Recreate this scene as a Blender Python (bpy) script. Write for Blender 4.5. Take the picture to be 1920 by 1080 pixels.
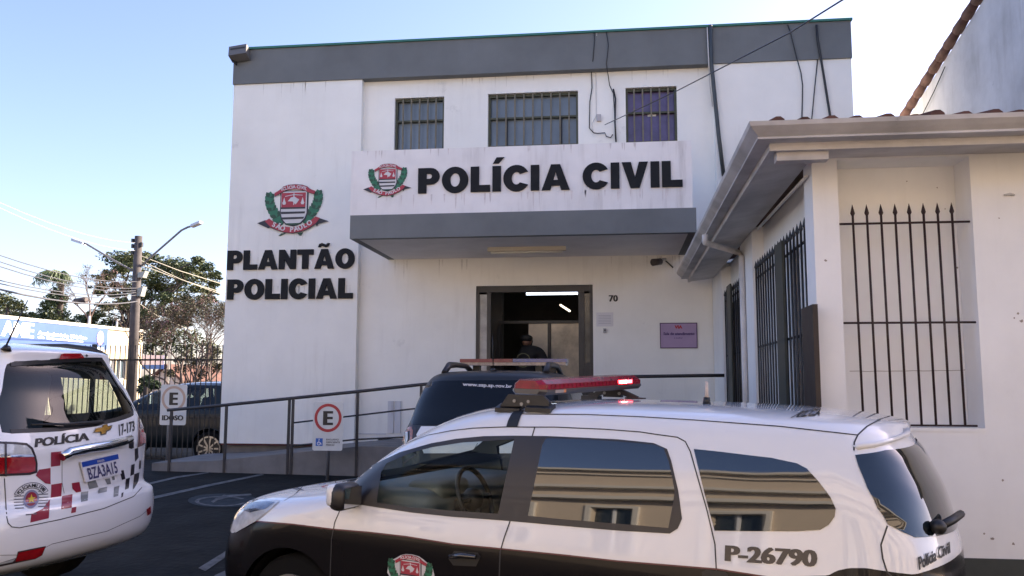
import bpy, bmesh, math, random
import numpy as np
from mathutils import Vector, Matrix, Euler
from mathutils.bvhtree import BVHTree
from mathutils.geometry import delaunay_2d_cdt
random.seed(7)
for o in list(bpy.data.objects): bpy.data.objects.remove(o)
SC = bpy.context.scene
COL = SC.collection

# ------------------------------------------------------------------ camera
F, CZ = 1590.88, 1.82
PITCH, ROLL, YAW = map(math.radians, (6.46544, .14219, -7.12925))
cy, sy, cp, sp, cr, sr = math.cos(YAW), math.sin(YAW), math.cos(PITCH), math.sin(PITCH), math.cos(ROLL), math.sin(ROLL)
CM = np.array([[cr, -sr, 0], [sr, cr, 0], [0, 0, 1]]) @ np.array([[1, 0, 0], [0, cp, sp], [0, -sp, cp]]) @ np.array([[cy, 0, -sy], [0, 1, 0], [sy, 0, cy]])
def w(v): return Vector((v[0], v[2], -v[1]))
cam_data = bpy.data.cameras.new('camera'); cam = bpy.data.objects.new('camera', cam_data); COL.objects.link(cam)
right, up, back = w(CM[0]), -w(CM[1]), -w(CM[2])
cam.matrix_world = Matrix(((right.x, up.x, back.x, 0), (right.y, up.y, back.y, 0), (right.z, up.z, back.z, CZ), (0, 0, 0, 1)))
cam_data.sensor_width = 36; cam_data.lens = F / 1920 * 36; cam_data.clip_end = 2000; cam_data.clip_start = .05
SC.camera = cam

# ------------------------------------------------------------------ light
SUN_EL, SUN_AZ = math.radians(27), math.radians(56)      # azimuth from +Y towards +X
SDIR = Vector((math.sin(SUN_AZ) * math.cos(SUN_EL), math.cos(SUN_AZ) * math.cos(SUN_EL), math.sin(SUN_EL)))
wd = bpy.data.worlds.new('World'); SC.world = wd; wd.use_nodes = True
nt = wd.node_tree; nt.nodes.clear()
sk = nt.nodes.new('ShaderNodeTexSky'); sk.sky_type = 'NISHITA'; sk.sun_disc = False
sk.sun_elevation = SUN_EL; sk.sun_rotation = SUN_AZ; sk.air_density = 1.0; sk.dust_density = 1.3; sk.ozone_density = 3.2
bg = nt.nodes.new('ShaderNodeBackground'); bg.inputs[1].default_value = .12
ow = nt.nodes.new('ShaderNodeOutputWorld'); tn = nt.nodes.new('ShaderNodeMix'); tn.data_type = 'RGBA'; tn.blend_type = 'MULTIPLY'; tn.inputs[0].default_value = 1; tn.inputs[7].default_value = (1.05, .88, .94, 1); nt.links.new(sk.outputs[0], tn.inputs[6]); nt.links.new(tn.outputs[2], bg.inputs[0]); nt.links.new(bg.outputs[0], ow.inputs[0])
sd = bpy.data.lights.new('sun', 'SUN'); sd.energy = 5; sd.angle = math.radians(.53); sd.color = (1, .86, .69)
so = bpy.data.objects.new('sun', sd); COL.objects.link(so); so.location = (20, 20, 30); so.rotation_euler = SDIR.to_track_quat('Z', 'Y').to_euler()
SC.view_settings.view_transform = 'Standard'; SC.view_settings.look = 'None'; SC.view_settings.exposure = 1.72; SC.view_settings.gamma = 1
SC.render.engine = 'CYCLES'

# ------------------------------------------------------------------ pixel of the photograph (1920x1080) -> point in the world
def ray(px, py):
    d = CM.T @ np.array([px - 960, py - 540, F]); return Vector((d[0], d[2], -d[1]))
C0 = Vector((0, 0, CZ))
def onY(px, py, Y): d = ray(px, py); return C0 + d * (Y / d.y)
def onX(px, py, X): d = ray(px, py); return C0 + d * (X / d.x)
def onZ(px, py, Z): d = ray(px, py); return C0 + d * ((Z - CZ) / d.z)

# ------------------------------------------------------------------ materials
MT = {}
def mat(name, col, rough=.6, metal=0, noise=0, scale=6, coat=0, spec=.5, emit=None, estr=1, bump=0, back=None, streak=0, spots=0, detail=6):
    if name in MT: return MT[name]
    m = bpy.data.materials.new(name); m.use_nodes = True; n = m.node_tree; b = n.nodes['Principled BSDF']; MT[name] = m
    c = tuple(col) + (1,)
    b.inputs['Base Color'].default_value = c; b.inputs['Roughness'].default_value = rough; b.inputs['Metallic'].default_value = metal
    b.inputs['Specular IOR Level'].default_value = spec; b.inputs['Coat Weight'].default_value = coat; b.inputs['Coat Roughness'].default_value = .03
    last = None
    def mul(src, fac, dark):
        mx = n.nodes.new('ShaderNodeMix'); mx.data_type = 'RGBA'; mx.blend_type = 'MIX'
        if src is None: mx.inputs[6].default_value = c
        else: n.links.new(src, mx.inputs[6])
        mx.inputs[7].default_value = dark; n.links.new(fac, mx.inputs[0]); return mx.outputs[2]
    if noise or bump or streak or spots:
        tc = n.nodes.new('ShaderNodeTexCoord')
        nz = n.nodes.new('ShaderNodeTexNoise'); nz.inputs['Scale'].default_value = scale; nz.inputs['Detail'].default_value = detail; nz.inputs['Roughness'].default_value = .6
        n.links.new(tc.outputs['Object'], nz.inputs['Vector'])
    if noise:
        mr = n.nodes.new('ShaderNodeMapRange'); mr.inputs[1].default_value = .35; mr.inputs[2].default_value = .75; mr.inputs[3].default_value = 0; mr.inputs[4].default_value = 1
        n.links.new(nz.outputs['Fac'], mr.inputs[0])
        last = mul(last, mr.outputs[0], tuple(max(0, v * (1 - noise)) for v in col) + (1,))
        rr = n.nodes.new('ShaderNodeMapRange'); rr.inputs[3].default_value = rough * .8; rr.inputs[4].default_value = min(1, rough * 1.2)
        n.links.new(nz.outputs['Fac'], rr.inputs[0]); n.links.new(rr.outputs[0], b.inputs['Roughness'])
    if streak:
        mp = n.nodes.new('ShaderNodeMapping'); mp.inputs['Scale'].default_value = (2.6, 2.6, .22); n.links.new(tc.outputs['Object'], mp.inputs[0])
        n2 = n.nodes.new('ShaderNodeTexNoise'); n2.inputs['Scale'].default_value = 3; n2.inputs['Detail'].default_value = 8; n2.inputs['Roughness'].default_value = .65; n.links.new(mp.outputs[0], n2.inputs['Vector'])
        mr = n.nodes.new('ShaderNodeMapRange'); mr.inputs[1].default_value = .50; mr.inputs[2].default_value = .74; mr.inputs[4].default_value = streak; n.links.new(n2.outputs['Fac'], mr.inputs[0])
        n5 = n.nodes.new('ShaderNodeTexNoise'); n5.inputs['Scale'].default_value = .8; n5.inputs['Detail'].default_value = 3; n.links.new(tc.outputs['Object'], n5.inputs['Vector'])
        m5 = n.nodes.new('ShaderNodeMapRange'); m5.inputs[1].default_value = .42; m5.inputs[2].default_value = .62; n.links.new(n5.outputs['Fac'], m5.inputs[0])
        mm = n.nodes.new('ShaderNodeMath'); mm.operation = 'MULTIPLY'; n.links.new(mr.outputs[0], mm.inputs[0]); n.links.new(m5.outputs[0], mm.inputs[1])
        last = mul(last, mm.outputs[0], (col[0] * .42, col[1] * .38, col[2] * .34, 1))
    if spots:
        n3 = n.nodes.new('ShaderNodeTexNoise'); n3.inputs['Scale'].default_value = 1.7; n3.inputs['Detail'].default_value = 12; n3.inputs['Roughness'].default_value = .75; n.links.new(tc.outputs['Object'], n3.inputs['Vector'])
        mr = n.nodes.new('ShaderNodeMapRange'); mr.inputs[1].default_value = .62; mr.inputs[2].default_value = .72; mr.inputs[4].default_value = abs(spots) * (.5 if spots < 0 else 1); n.links.new(n3.outputs['Fac'], mr.inputs[0])
        last = mul(last, mr.outputs[0], (.07, .065, .06, 1) if spots > 0 else (.045, .044, .042, 1))
    if back:
        ge = n.nodes.new('ShaderNodeNewGeometry'); last = mul(last, ge.outputs['Backfacing'], tuple(back) + (1,))
        mx = n.nodes.new('ShaderNodeMath'); mx.operation = 'SUBTRACT'; mx.inputs[0].default_value = 1; n.links.new(ge.outputs['Backfacing'], mx.inputs[1])
        m2 = n.nodes.new('ShaderNodeMath'); m2.operation = 'MULTIPLY'; m2.inputs[1].default_value = coat; n.links.new(mx.outputs[0], m2.inputs[0]); n.links.new(m2.outputs[0], b.inputs['Coat Weight'])
    if last is not None: n.links.new(last, b.inputs['Base Color'])
    if bump:
        bp = n.nodes.new('ShaderNodeBump'); bp.inputs['Strength'].default_value = bump; bp.inputs['Distance'].default_value = .01
        n4 = n.nodes.new('ShaderNodeTexNoise'); n4.inputs['Scale'].default_value = scale * 7; n4.inputs['Detail'].default_value = 5; n.links.new(tc.outputs['Object'], n4.inputs['Vector'])
        n.links.new(n4.outputs['Fac'], bp.inputs['Height']); n.links.new(bp.outputs[0], b.inputs['Normal'])
    if emit: b.inputs['Emission Color'].default_value = tuple(emit) + (1,); b.inputs['Emission Strength'].default_value = estr
    return m
def glass(name, tint=(.8, .85, .85), rough=0, wavy=0, ior=1.5, refl=1.2):
    if name in MT: return MT[name]
    m = bpy.data.materials.new(name); m.use_nodes = True; n = m.node_tree; n.nodes.clear(); MT[name] = m
    o = n.nodes.new('ShaderNodeOutputMaterial'); t = n.nodes.new('ShaderNodeBsdfTransparent'); g = n.nodes.new('ShaderNodeBsdfGlossy')
    t.inputs[0].default_value = tuple(tint) + (1,); g.inputs['Roughness'].default_value = rough
    fr = n.nodes.new('ShaderNodeFresnel'); fr.inputs[0].default_value = ior; mx = n.nodes.new('ShaderNodeMixShader')
    ml = n.nodes.new('ShaderNodeMath'); ml.operation = 'MULTIPLY_ADD'; ml.inputs[1].default_value = refl; ml.inputs[2].default_value = .02 if refl > .3 else .008; ml.use_clamp = True
    # facing independent of the side it is seen from
    ge = n.nodes.new('ShaderNodeNewGeometry'); lw = n.nodes.new('ShaderNodeLayerWeight'); lw.inputs[0].default_value = .25
    n.links.new(lw.outputs['Fresnel'], ml.inputs[0]); n.links.new(ml.outputs[0], mx.inputs[0]); n.links.new(t.outputs[0], mx.inputs[1]); n.links.new(g.outputs[0], mx.inputs[2])
    if wavy: add_wave(n, g.inputs['Normal'], wavy)
    n.links.new(mx.outputs[0], o.inputs[0]); return m
def add_wave(n, sock, s, scale=2.2):
    tc = n.nodes.new('ShaderNodeTexCoord'); nz = n.nodes.new('ShaderNodeTexNoise'); nz.inputs['Scale'].default_value = scale; nz.inputs['Detail'].default_value = 1
    bp = n.nodes.new('ShaderNodeBump'); bp.inputs['Strength'].default_value = s; bp.inputs['Distance'].default_value = .05
    n.links.new(tc.outputs['Object'], nz.inputs['Vector']); n.links.new(nz.outputs['Fac'], bp.inputs['Height']); n.links.new(bp.outputs[0], sock)

WALL = mat('white_plaster', (.87, .85, .79), .85, noise=.12, scale=.9, streak=.20, spots=.22, bump=.12)
WALL2 = mat('cream_plaster', (.83, .83, .82), .85, noise=.09, scale=1.6, streak=.10, spots=.10, bump=.12)
SIGNW = mat('stained_white_panel', (.82, .785, .76), .7, noise=.14, scale=1.6, streak=.6)
GREY = mat('grey_band_paint', (.155, .166, .168), .75, noise=.22, scale=1.3, streak=.12, bump=.08)
GREEN = mat('green_flashing', (.03, .16, .12), .5)
ASPH = mat('asphalt', (.013, .0135, .0125), .95, spec=.2, noise=.45, scale=2.2, bump=.9, spots=-1.2)
CONC = mat('concrete', (.20, .19, .185), .9, noise=.35, scale=3, bump=.3, streak=.4)
SOFF = mat('canopy_soffit', (.80, .78, .78), .9, noise=.15, scale=2)
BLACKL = mat('black_letter', (.007, .008, .010), .6, noise=.3, scale=8, spec=.25)
IRON = mat('dark_iron', (.018, .016, .016), .5, noise=.3, scale=20)
IRONR = mat('rusty_iron', (.03, .012, .012), .6, noise=.4, scale=20)
BARS = mat('brown_window_bars', (.17, .15, .105), .6, noise=.3, scale=12)
WHITE = mat('white_paint', (.80, .80, .80), .5, noise=.06, scale=5)
MARK = mat('worn_road_paint', (.15, .15, .15), .9, noise=.65, scale=14, detail=10)
MARKB = mat('worn_blue_road_paint', (.017, .026, .034), .9, noise=.6, scale=9, detail=10)
RED = mat('sign_red', (.42, .03, .035), .5)
FADED = mat('faded_ring', (.50, .36, .28), .6)
BLUE = mat('sign_blue', (.03, .12, .45), .5)
PIPEG = mat('dark_grey_pipe', (.05, .06, .065), .5, noise=.2, scale=6)
PIPEW = mat('white_pvc', (.62, .60, .58), .5, noise=.2, scale=6, streak=.3)
GUT = mat('painted_gutter', (.58, .56, .55), .6, noise=.40, scale=2.2, streak=.0, spots=.7)
TILE = mat('roof_tile', (.12, .055, .042), .9, noise=.6, scale=6, spots=.8)
BLACK = mat('black_plastic', (.012, .012, .013), .45)
CHROME = mat('chrome', (.75, .75, .76), .08, 1)
RUB = mat('rubber', (.006, .006, .006), .9, spec=.2)
ALLOY = mat('alloy', (.5, .5, .51), .3, 1)

# ------------------------------------------------------------------ mesh building
def base_of(p):
    while p is not None and p.parent is not None: p = p.parent
    return p
def tag(o, label=None, cat=None, group=None, kind=None):
    if label: o['label'] = label
    if cat: o['category'] = cat
    if group: o['group'] = group
    if kind: o['kind'] = kind
    return o
def thing(name, label, cat, loc=(0, 0, 0), group=None, rot=(0, 0, 0)):
    o = bpy.data.objects.new(name, None); COL.objects.link(o); o.location = loc; o.rotation_euler = rot; o.empty_display_size = .3
    return tag(o, label, cat, group)
class MB:
    def __init__(s): s.v = []; s.f = []; s.m = []; s.mats = []; s.sm = []
    def mi(s, m):
        if m not in s.mats: s.mats.append(m)
        return s.mats.index(m)
    def add(s, vs, fs, m, smooth=False):
        k = len(s.v); s.v += [tuple(v) for v in vs]; i = s.mi(m)
        for f in fs: s.f.append(tuple(k + a for a in f)); s.m.append(i); s.sm.append(smooth)
        return s
    def box(s, x0, x1, y0, y1, z0, z1, m):
        if x0 > x1: x0, x1 = x1, x0
        if y0 > y1: y0, y1 = y1, y0
        if z0 > z1: z0, z1 = z1, z0
        v = [(x, y, z) for z in (z0, z1) for y in (y0, y1) for x in (x0, x1)]
        return s.add(v, [(0, 2, 3, 1), (4, 5, 7, 6), (0, 1, 5, 4), (1, 3, 7, 5), (3, 2, 6, 7), (2, 0, 4, 6)], m)
    def obox(s, c, ax, ay, az, m):      # oriented box: centre and three half-axis vectors
        c, ax, ay, az = map(Vector, (c, ax, ay, az))
        v = [c + ax * i + ay * j + az * k for k in (-1, 1) for j in (-1, 1) for i in (-1, 1)]
        return s.add(v, [(0, 2, 3, 1), (4, 5, 7, 6), (0, 1, 5, 4), (1, 3, 7, 5), (3, 2, 6, 7), (2, 0, 4, 6)], m)
    def bar(s, a, b, wx, wy, m, upv=(0, 0, 1)):
        a, b = Vector(a), Vector(b); d = (b - a); n = d.normalized(); u = Vector(upv)
        if abs(n.dot(u)) > .95: u = Vector((0, 1, 0))
        x = n.cross(u).normalized(); y = x.cross(n)
        return s.obox((a + b) / 2, x * wx / 2, y * wy / 2, d / 2, m)
    def tube(s, path, r, m, seg=8, caps=True, smooth=True):
        path = [Vector(p) for p in path]; rs = r if isinstance(r, (list, tuple)) else [r] * len(path)
        vs = []; prev = None
        for i, p in enumerate(path):
            t = (path[min(i + 1, len(path) - 1)] - path[max(i - 1, 0)]).normalized()
            if prev is None:
                u = Vector((0, 0, 1)) if abs(t.z) < .9 else Vector((1, 0, 0)); x = t.cross(u).normalized()
            else: x = (prev - t * prev.dot(t)).normalized()
            prev = x; y = t.cross(x)
            vs += [p + (x * math.cos(a) + y * math.sin(a)) * rs[i] for a in [2 * math.pi * k / seg for k in range(seg)]]
        fs = [(i * seg + k, i * seg + (k + 1) % seg, (i + 1) * seg + (k + 1) % seg, (i + 1) * seg + k) for i in range(len(path) - 1) for k in range(seg)]
        s.add(vs, fs, m, smooth)
        if caps:
            s.add(vs[:seg], [tuple(range(seg))[::-1]], m); s.add(vs[-seg:], [tuple(range(seg))], m)
        return s
    def disc(s, c, n, r, h, m, seg=24, r2=None):
        c, n = Vector(c), Vector(n).normalized(); return s.tube([c, c + n * h], [r, r2 if r2 is not None else r], m, seg, True, False)
    def sph(s, c, r, m, seg=12, sc=(1, 1, 1)):
        c = Vector(c); vs = []; n = seg // 2
        for i in range(n + 1):
            for k in range(seg):
                a, b = math.pi * i / n, 2 * math.pi * k / seg
                vs.append(c + Vector((math.sin(a) * math.cos(b) * sc[0], math.sin(a) * math.sin(b) * sc[1], math.cos(a) * sc[2])) * r)
        return s.add(vs, [(i * seg + k, (i + 1) * seg + k, (i + 1) * seg + (k + 1) % seg, i * seg + (k + 1) % seg) for i in range(n) for k in range(seg)], m, True)
    def plate(s, pts, fn, h, m, holes=(), h0=0):   # flat outline (2d) mapped by fn(u,v,height) with thickness h
        vs2, fs2 = cdt([pts] + list(holes))
        k = len(vs2); top = [fn(u, v, h0 + h) for u, v in vs2]; s.add(top, fs2, m)
        if h > 0:
            for loop in [pts] + list(holes):
                n = len(loop); a = [fn(u, v, h0) for u, v in loop]; b = [fn(u, v, h0 + h) for u, v in loop]
                s.add(a + b, [(i, (i + 1) % n, n + (i + 1) % n, n + i) for i in range(n)], m)
        return s
    def build(s, name, parent=None, label=None, cat=None, group=None, kind=None, local=False):
        me = bpy.data.meshes.new(name)
        if parent is not None: off = Vector((0, 0, 0)) if local else base_of(parent).location
        else:
            a = np.array(s.v); off = Vector(((a[:, 0].min() + a[:, 0].max()) / 2, (a[:, 1].min() + a[:, 1].max()) / 2, a[:, 2].min()))
        me.from_pydata([tuple(Vector(v) - off) for v in s.v], [], s.f)
        for m in s.mats: me.materials.append(m)
        me.polygons.foreach_set('material_index', s.m); me.polygons.foreach_set('use_smooth', s.sm)
        bm = bmesh.new(); bm.from_mesh(me); bmesh.ops.remove_doubles(bm, verts=bm.verts, dist=1e-5)
        if not getattr(s, 'keep', False): bmesh.ops.recalc_face_normals(bm, faces=bm.faces)
        bm.to_mesh(me); bm.free()
        o = bpy.data.objects.new(name, me); COL.objects.link(o)
        if parent is not None: o.parent = parent
        else: o.location = off
        return tag(o, label, cat, group, kind)
def cdt(loops, grid=None):
    vs = []; es = []
    for lp in loops:
        k = len(vs); n = len(lp); vs += [Vector(p[:2]) for p in lp]; es += [(k + i, k + (i + 1) % n) for i in range(n)]
    if grid: vs += [Vector(p) for p in grid]
    r = delaunay_2d_cdt(vs, es, [], 1, 1e-7)
    V = [tuple(v) for v in r[0]]; out = []
    for f in r[2]:
        c = np.mean([V[i] for i in f], axis=0)
        if sum(inside(c, lp) for lp in loops) % 2 == 1: out.append(tuple(f))
    return V, out
def inside(p, poly):
    x, y = p[0], p[1]; c = False; n = len(poly)
    for i in range(n):
        x1, y1 = poly[i][0], poly[i][1]; x2, y2 = poly[i - 1][0], poly[i - 1][1]
        if (y1 > y) != (y2 > y) and x < (x2 - x1) * (y - y1) / (y2 - y1) + x1: c = not c
    return c
def circ(cx, cy_, r, n=32, ry=None, a0=0, a1=360):
    ry = ry or r; k = n if a1 - a0 >= 360 else n + 1
    return [(cx + r * math.cos(math.radians(a0 + (a1 - a0) * i / n)), cy_ + ry * math.sin(math.radians(a0 + (a1 - a0) * i / n))) for i in range(k)]
def wall_grid(mb, a0, a1, z0, z1, holes, fn, depth, m, mrev=None):   # fn(a,z,d): plane coordinates -> world, d = into the wall
    A = sorted({a0, a1, *[h[0] for h in holes], *[h[1] for h in holes]}); Z = sorted({z0, z1, *[h[2] for h in holes], *[h[3] for h in holes]})
    for i in range(len(A) - 1):
        for j in range(len(Z) - 1):
            ca, cz = (A[i] + A[i + 1]) / 2, (Z[j] + Z[j + 1]) / 2
            if any(h[0] < ca < h[1] and h[2] < cz < h[3] for h in holes): continue
            q = [(A[i], Z[j]), (A[i + 1], Z[j]), (A[i + 1], Z[j + 1]), (A[i], Z[j + 1])]
            mb.add([fn(a, z, 0) for a, z in q], [(0, 1, 2, 3)], m); mb.add([fn(a, z, depth) for a, z in q], [(3, 2, 1, 0)], m)
    for h in list(holes) + [(a0, a1, z0, z1)]:
        q = [(h[0], h[2]), (h[1], h[2]), (h[1], h[3]), (h[0], h[3])]
        for k in range(4):
            a, b = q[k], q[(k + 1) % 4]; mb.add([fn(*a, 0), fn(*b, 0), fn(*b, depth), fn(*a, depth)], [(0, 1, 2, 3)], mrev or m)
    return mb

# ------------------------------------------------------------------ text
TX = {}
def text2d(s, bold=0.0):
    k = (s, bold)
    if k in TX: return TX[k]
    c = bpy.data.curves.new('t', 'FONT'); c.body = s; c.offset = bold; c.resolution_u = 3; c.fill_mode = 'FRONT'
    o = bpy.data.objects.new('t', c); COL.objects.link(o)
    bpy.context.view_layer.update(); me = bpy.data.meshes.new_from_object(o.evaluated_get(bpy.context.evaluated_depsgraph_get()))
    V = [(v.co.x, v.co.y) for v in me.vertices]; Fc = [tuple(p.vertices) for p in me.polygons]
    bpy.data.objects.remove(o); bpy.data.curves.remove(c); bpy.data.meshes.remove(me)
    TX[k] = (V, Fc); return TX[k]
def text_in(mb, s, fn, m, bold=.02, h=0.0, capref='H'):
    """text scaled so its advance fills u 0..1 and its cap height fills v 0..1; fn(u,v,h) places it"""
    V, Fc = text2d(s, min(bold, .02))
    if not V: return
    H = text2d(capref, min(bold, .02))[0]; ch = max(p[1] for p in H); x0 = min(p[0] for p in V); x1 = max(p[0] for p in V)
    cop = [0] if bold <= .02 else [-1, 0, 1]; d = max(0, bold - .02) * 1.1
    for i, k in enumerate(cop): mb.add([fn((p[0] - x0 + k * d) / (x1 - x0), p[1] / ch, h + i * .0004) for p in V], Fc, m)
def quadmap(tl, tr, br, bl):      # u right, v up inside an image quad
    def f(u, v):
        return ((1 - u) * ((1 - v) * tl[0] * 0 + (v) * tl[0] + (1 - v) * bl[0]) + u * (v * tr[0] + (1 - v) * br[0]),
                (1 - u) * (v * tl[1] + (1 - v) * bl[1]) + u * (v * tr[1] + (1 - v) * br[1]))
    return f
# heavy block letters, cap height 1
def G_(ch):
    A = {'I': ([[(0, 0), (.33, 0), (.33, 1), (0, 1)]], .33), 'L': ([[(0, 0), (.76, 0), (.76, .27), (.33, .27), (.33, 1), (0, 1)]], .76),
         'T': ([[(.27, 0), (.61, 0), (.61, .73), (.88, .73), (.88, 1), (0, 1), (0, .73), (.27, .73)]], .88),
         'V': ([[(.32, 0), (.66, 0), (.98, 1), (.64, 1), (.49, .42), (.34, 1), (0, 1)]], .98),
         'N': ([[(0, 0), (.31, 0), (.31, .50), (.63, 0), (.94, 0), (.94, 1), (.63, 1), (.63, .50), (.31, 1), (0, 1)]], .94),
         'A': ([[(0, 0), (.33, 0), (.38, .17), (.69, .17), (.74, 0), (1.07, 0), (.71, 1), (.36, 1)], [(.45, .39), (.62, .39), (.535, .70)]], 1.07)}
    if ch in A: return A[ch]
    if ch == 'P': return ([[(0, 0), (.33, 0), (.33, .34)] + circ(.50, .67, .35, 10, .33, -90, 90) + [(0, 1)], [(.33, .57)] + circ(.44, .67, .11, 8, .10, -90, 90) + [(.33, .77)]], .85)
    if ch == 'O': return ([circ(.52, .5, .52, 28, .52), circ(.52, .5, .19, 20, .27)], 1.04)
    if ch == 'C':
        return ([circ(.51, .5, .51, 24, .52, 30, 330) + circ(.51, .5, .18, 16, .25, 42, 318)[::-1]], .97)
def block_text(mb, s, fn, m, h, gap=.09, space=.42, widths=None):
    """fn(u,v,h) with u 0..1 over the string and v 0..1 over the cap height"""
    pos = []; x = 0
    for ch in s:
        if ch == ' ': x += space; continue
        b = {'Í': 'I', 'Ã': 'A'}.get(ch, ch); lp, wd_ = G_(b); k = gap
        pos.append((ch, b, x)); x += wd_ + gap
    tot = x - gap
    for ch, b, x in pos:
        lp, wd_ = G_(b)
        mb.plate([((x + p[0]) / tot, p[1]) for p in lp[0]], fn, h, m, [[((x + p[0]) / tot, p[1]) for p in q] for q in lp[1:]])
        if ch == 'Í': mb.plate([((x + a) / tot, b_) for a, b_ in ((.02, 1.10), (.24, 1.10), (.46, 1.34), (.16, 1.34))], fn, h, m)
        if ch == 'Ã': mb.plate([((x + a) / tot, b_) for a, b_ in ((.18, 1.10), (.30, 1.10), (.36, 1.17), (.58, 1.09), (.74, 1.14), (.80, 1.30), (.68, 1.30), (.62, 1.23), (.40, 1.31), (.24, 1.26))], fn, h, m)
# ------------------------------------------------------------------ round emblem with shield, branches and ribbons (outline units of the drawing, 0..1571 by 0..1080)
EW = mat('emblem_white', (.60, .58, .58), .5); ER = mat('emblem_red', (.38, .03, .05), .5); EG = mat('emblem_green', (.02, .17, .085), .5, noise=.3, scale=30)
EK = mat('emblem_black', (.02, .02, .03), .5); EG2 = mat('emblem_dark_green', (.012, .06, .03), .5)
def emblem(mb, fn, hs=1.0, outline=None):
    def pl(p, m, h0, h=3, holes=()): mb.plate(p, fn, h * hs, m, holes, h0 * hs)
    if outline:
        pl([(330, 200), (470, 110), (590, 70), (730, 60), (900, 80), (1000, 130), (1110, 200), (1200, 215), (1260, 420), (1250, 560), (1150, 650), (1370, 760), (1120, 880), (900, 960), (870, 1020), (700, 985), (480, 1020), (470, 950), (230, 880), (20, 775), (250, 660), (150, 520), (180, 300), (240, 240)], outline, 0, 1)
    # branches: rows of leaves along a curved stem
    for sgn in (-1, 1):
        for i in range(9):
            t = i / 8; cx = 695 + sgn * (190 + 265 * math.sin(t * 1.75)); cyy = 800 - 500 * t
            if sgn > 0: cyy -= 20
            for q, (da, ln) in enumerate(((-.95, 150), (0, 150), (.95, 150))):
                an = math.pi / 2 - sgn * (1.0 - 1.35 * t) * .7 + da * .8
                dx, dy = math.cos(an), -math.sin(an); nx, ny = -dy, dx; L = ln * (1 - .25 * t); W = 42
                pl([(cx, cyy), (cx + dx * L * .35 + nx * W, cyy + dy * L * .35 + ny * W), (cx + dx * L * .75 + nx * W * .7, cyy + dy * L * .75 + ny * W * .7), (cx + dx * L, cyy + dy * L), (cx + dx * L * .75 - nx * W * .7, cyy + dy * L * .75 - ny * W * .7), (cx + dx * L * .35 - nx * W, cyy + dy * L * .35 - ny * W)], EG if q == 1 or i % 2 else EG2, 2 + .35 * i + .12 * q, 2.2)
    sh = [(468, 200), (938, 200), (938, 600), (905, 690), (830, 770), (700, 815), (570, 785), (495, 700), (468, 600)]
    pl([(450, 185), (960, 185), (960, 610), (920, 710), (840, 795), (700, 840), (560, 805), (478, 715), (450, 610)], EK, 3, 4)
    pl(sh, EW, 7.2, 1.5)
    pl([(475, 225), (918, 225), (915, 505), (475, 505)], ER, 8.9, 1)
    pl([(470, 490), (915, 490), (915, 520), (470, 520)], EK, 10.1, .8)
    pl([(470, 570), (910, 570), (908, 608), (472, 612)], EK, 9.0, 1); pl([(478, 672), (900, 668), (880, 706), (500, 712)], EK, 9.0, 1)
    pl([(540, 782), (850, 778), (790, 806), (700, 815), (600, 806)], EG2, 9.0, 1)
    # map, sword and scales
    pl([(590, 380), (650, 310), (720, 300), (760, 330), (800, 350), (770, 400), (735, 440), (700, 410), (680, 385)], EW, 10.2, 1)
    pl([(692, 240), (712, 240), (710, 450), (694, 450)], EW, 11.4, .8)
    pl([(540, 285), (700, 255), (860, 270), (860, 280), (700, 268), (540, 296)], EW, 11.4, .6)
    for cx in (525, 862):
        pl([(cx, 310), (cx + 26, 400), (cx + 36, 400), (cx + 22, 440), (cx - 22, 440), (cx - 36, 400), (cx - 26, 400)], EW, 10.2, 1)
    # ribbons
    top = [(345, 225), (455, 165), (500, 118), (590, 88), (720, 80), (850, 92), (940, 125), (985, 165), (1092, 205), (1075, 262), (965, 225), (900, 190), (720, 160), (560, 178), (480, 215), (355, 285)]
    pl([(p[0], p[1] - 8 if p[1] < 170 else p[1] + 8) for p in top], EK, 12, 2); pl(top, ER, 14.2, 1.5)
    low = [(185, 735), (265, 690), (340, 745), (470, 815), (600, 850), (720, 855), (860, 830), (980, 775), (1110, 670), (1190, 700), (1120, 790), (1000, 870), (860, 930), (700, 960), (560, 945), (420, 900), (290, 840)]
    pl([(40, 768), (190, 715), (300, 770), (290, 845), (245, 865)], EK, 9, 2); pl([(1180, 700), (1350, 760), (1165, 800), (1135, 850), (1100, 800)], EK, 9, 2)
    pl([(p[0] + (8 if p[0] > 700 else -8), p[1] + 12) for p in low], EK, 12, 2); pl(low, ER, 14.2, 1.5)
    for cx, s_ in ((530, -1), (820, 1)): pl([(cx - 40, 960), (cx + 60, 950), (cx + 45 * s_ - 10, 1010), (cx + 45 * s_ - 50, 1005)], EG2, 4, 3)
    def arc_text(s, pts, size, bold):
        n = len(s); cum = [0]
        for a, b in zip(pts, pts[1:]): cum.append(cum[-1] + math.hypot(b[0] - a[0], b[1] - a[1]))
        for i, ch in enumerate(s):
            if ch == ' ': continue
            q = (i + .5) / n * cum[-1]; k = max(j for j in range(len(pts) - 1) if cum[j] <= q); r = (q - cum[k]) / (cum[k + 1] - cum[k])
            x = pts[k][0] * (1 - r) + pts[k + 1][0] * r; y = pts[k][1] * (1 - r) + pts[k + 1][1] * r
            dx, dy = pts[k + 1][0] - pts[k][0], pts[k + 1][1] - pts[k][1]; L = math.hypot(dx, dy); dx /= L; dy /= L
            V, Fc = text2d(ch, bold); 
            if not V: continue
            xm = (max(p[0] for p in V) + min(p[0] for p in V)) / 2
            for g in (-.025, .025): mb.add([fn(x + ((p[0] - xm + g) * dx * .95 + p[1] * dy) * size, y + ((p[0] - xm + g) * dy * .95 - p[1] * dx) * size, 16 * hs + g * 3) for p in V], Fc, EW)
    arc_text('POLÍCIA CIVIL', [(480, 190), (600, 158), (720, 146), (830, 156), (930, 190)], 80, .02)
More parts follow.
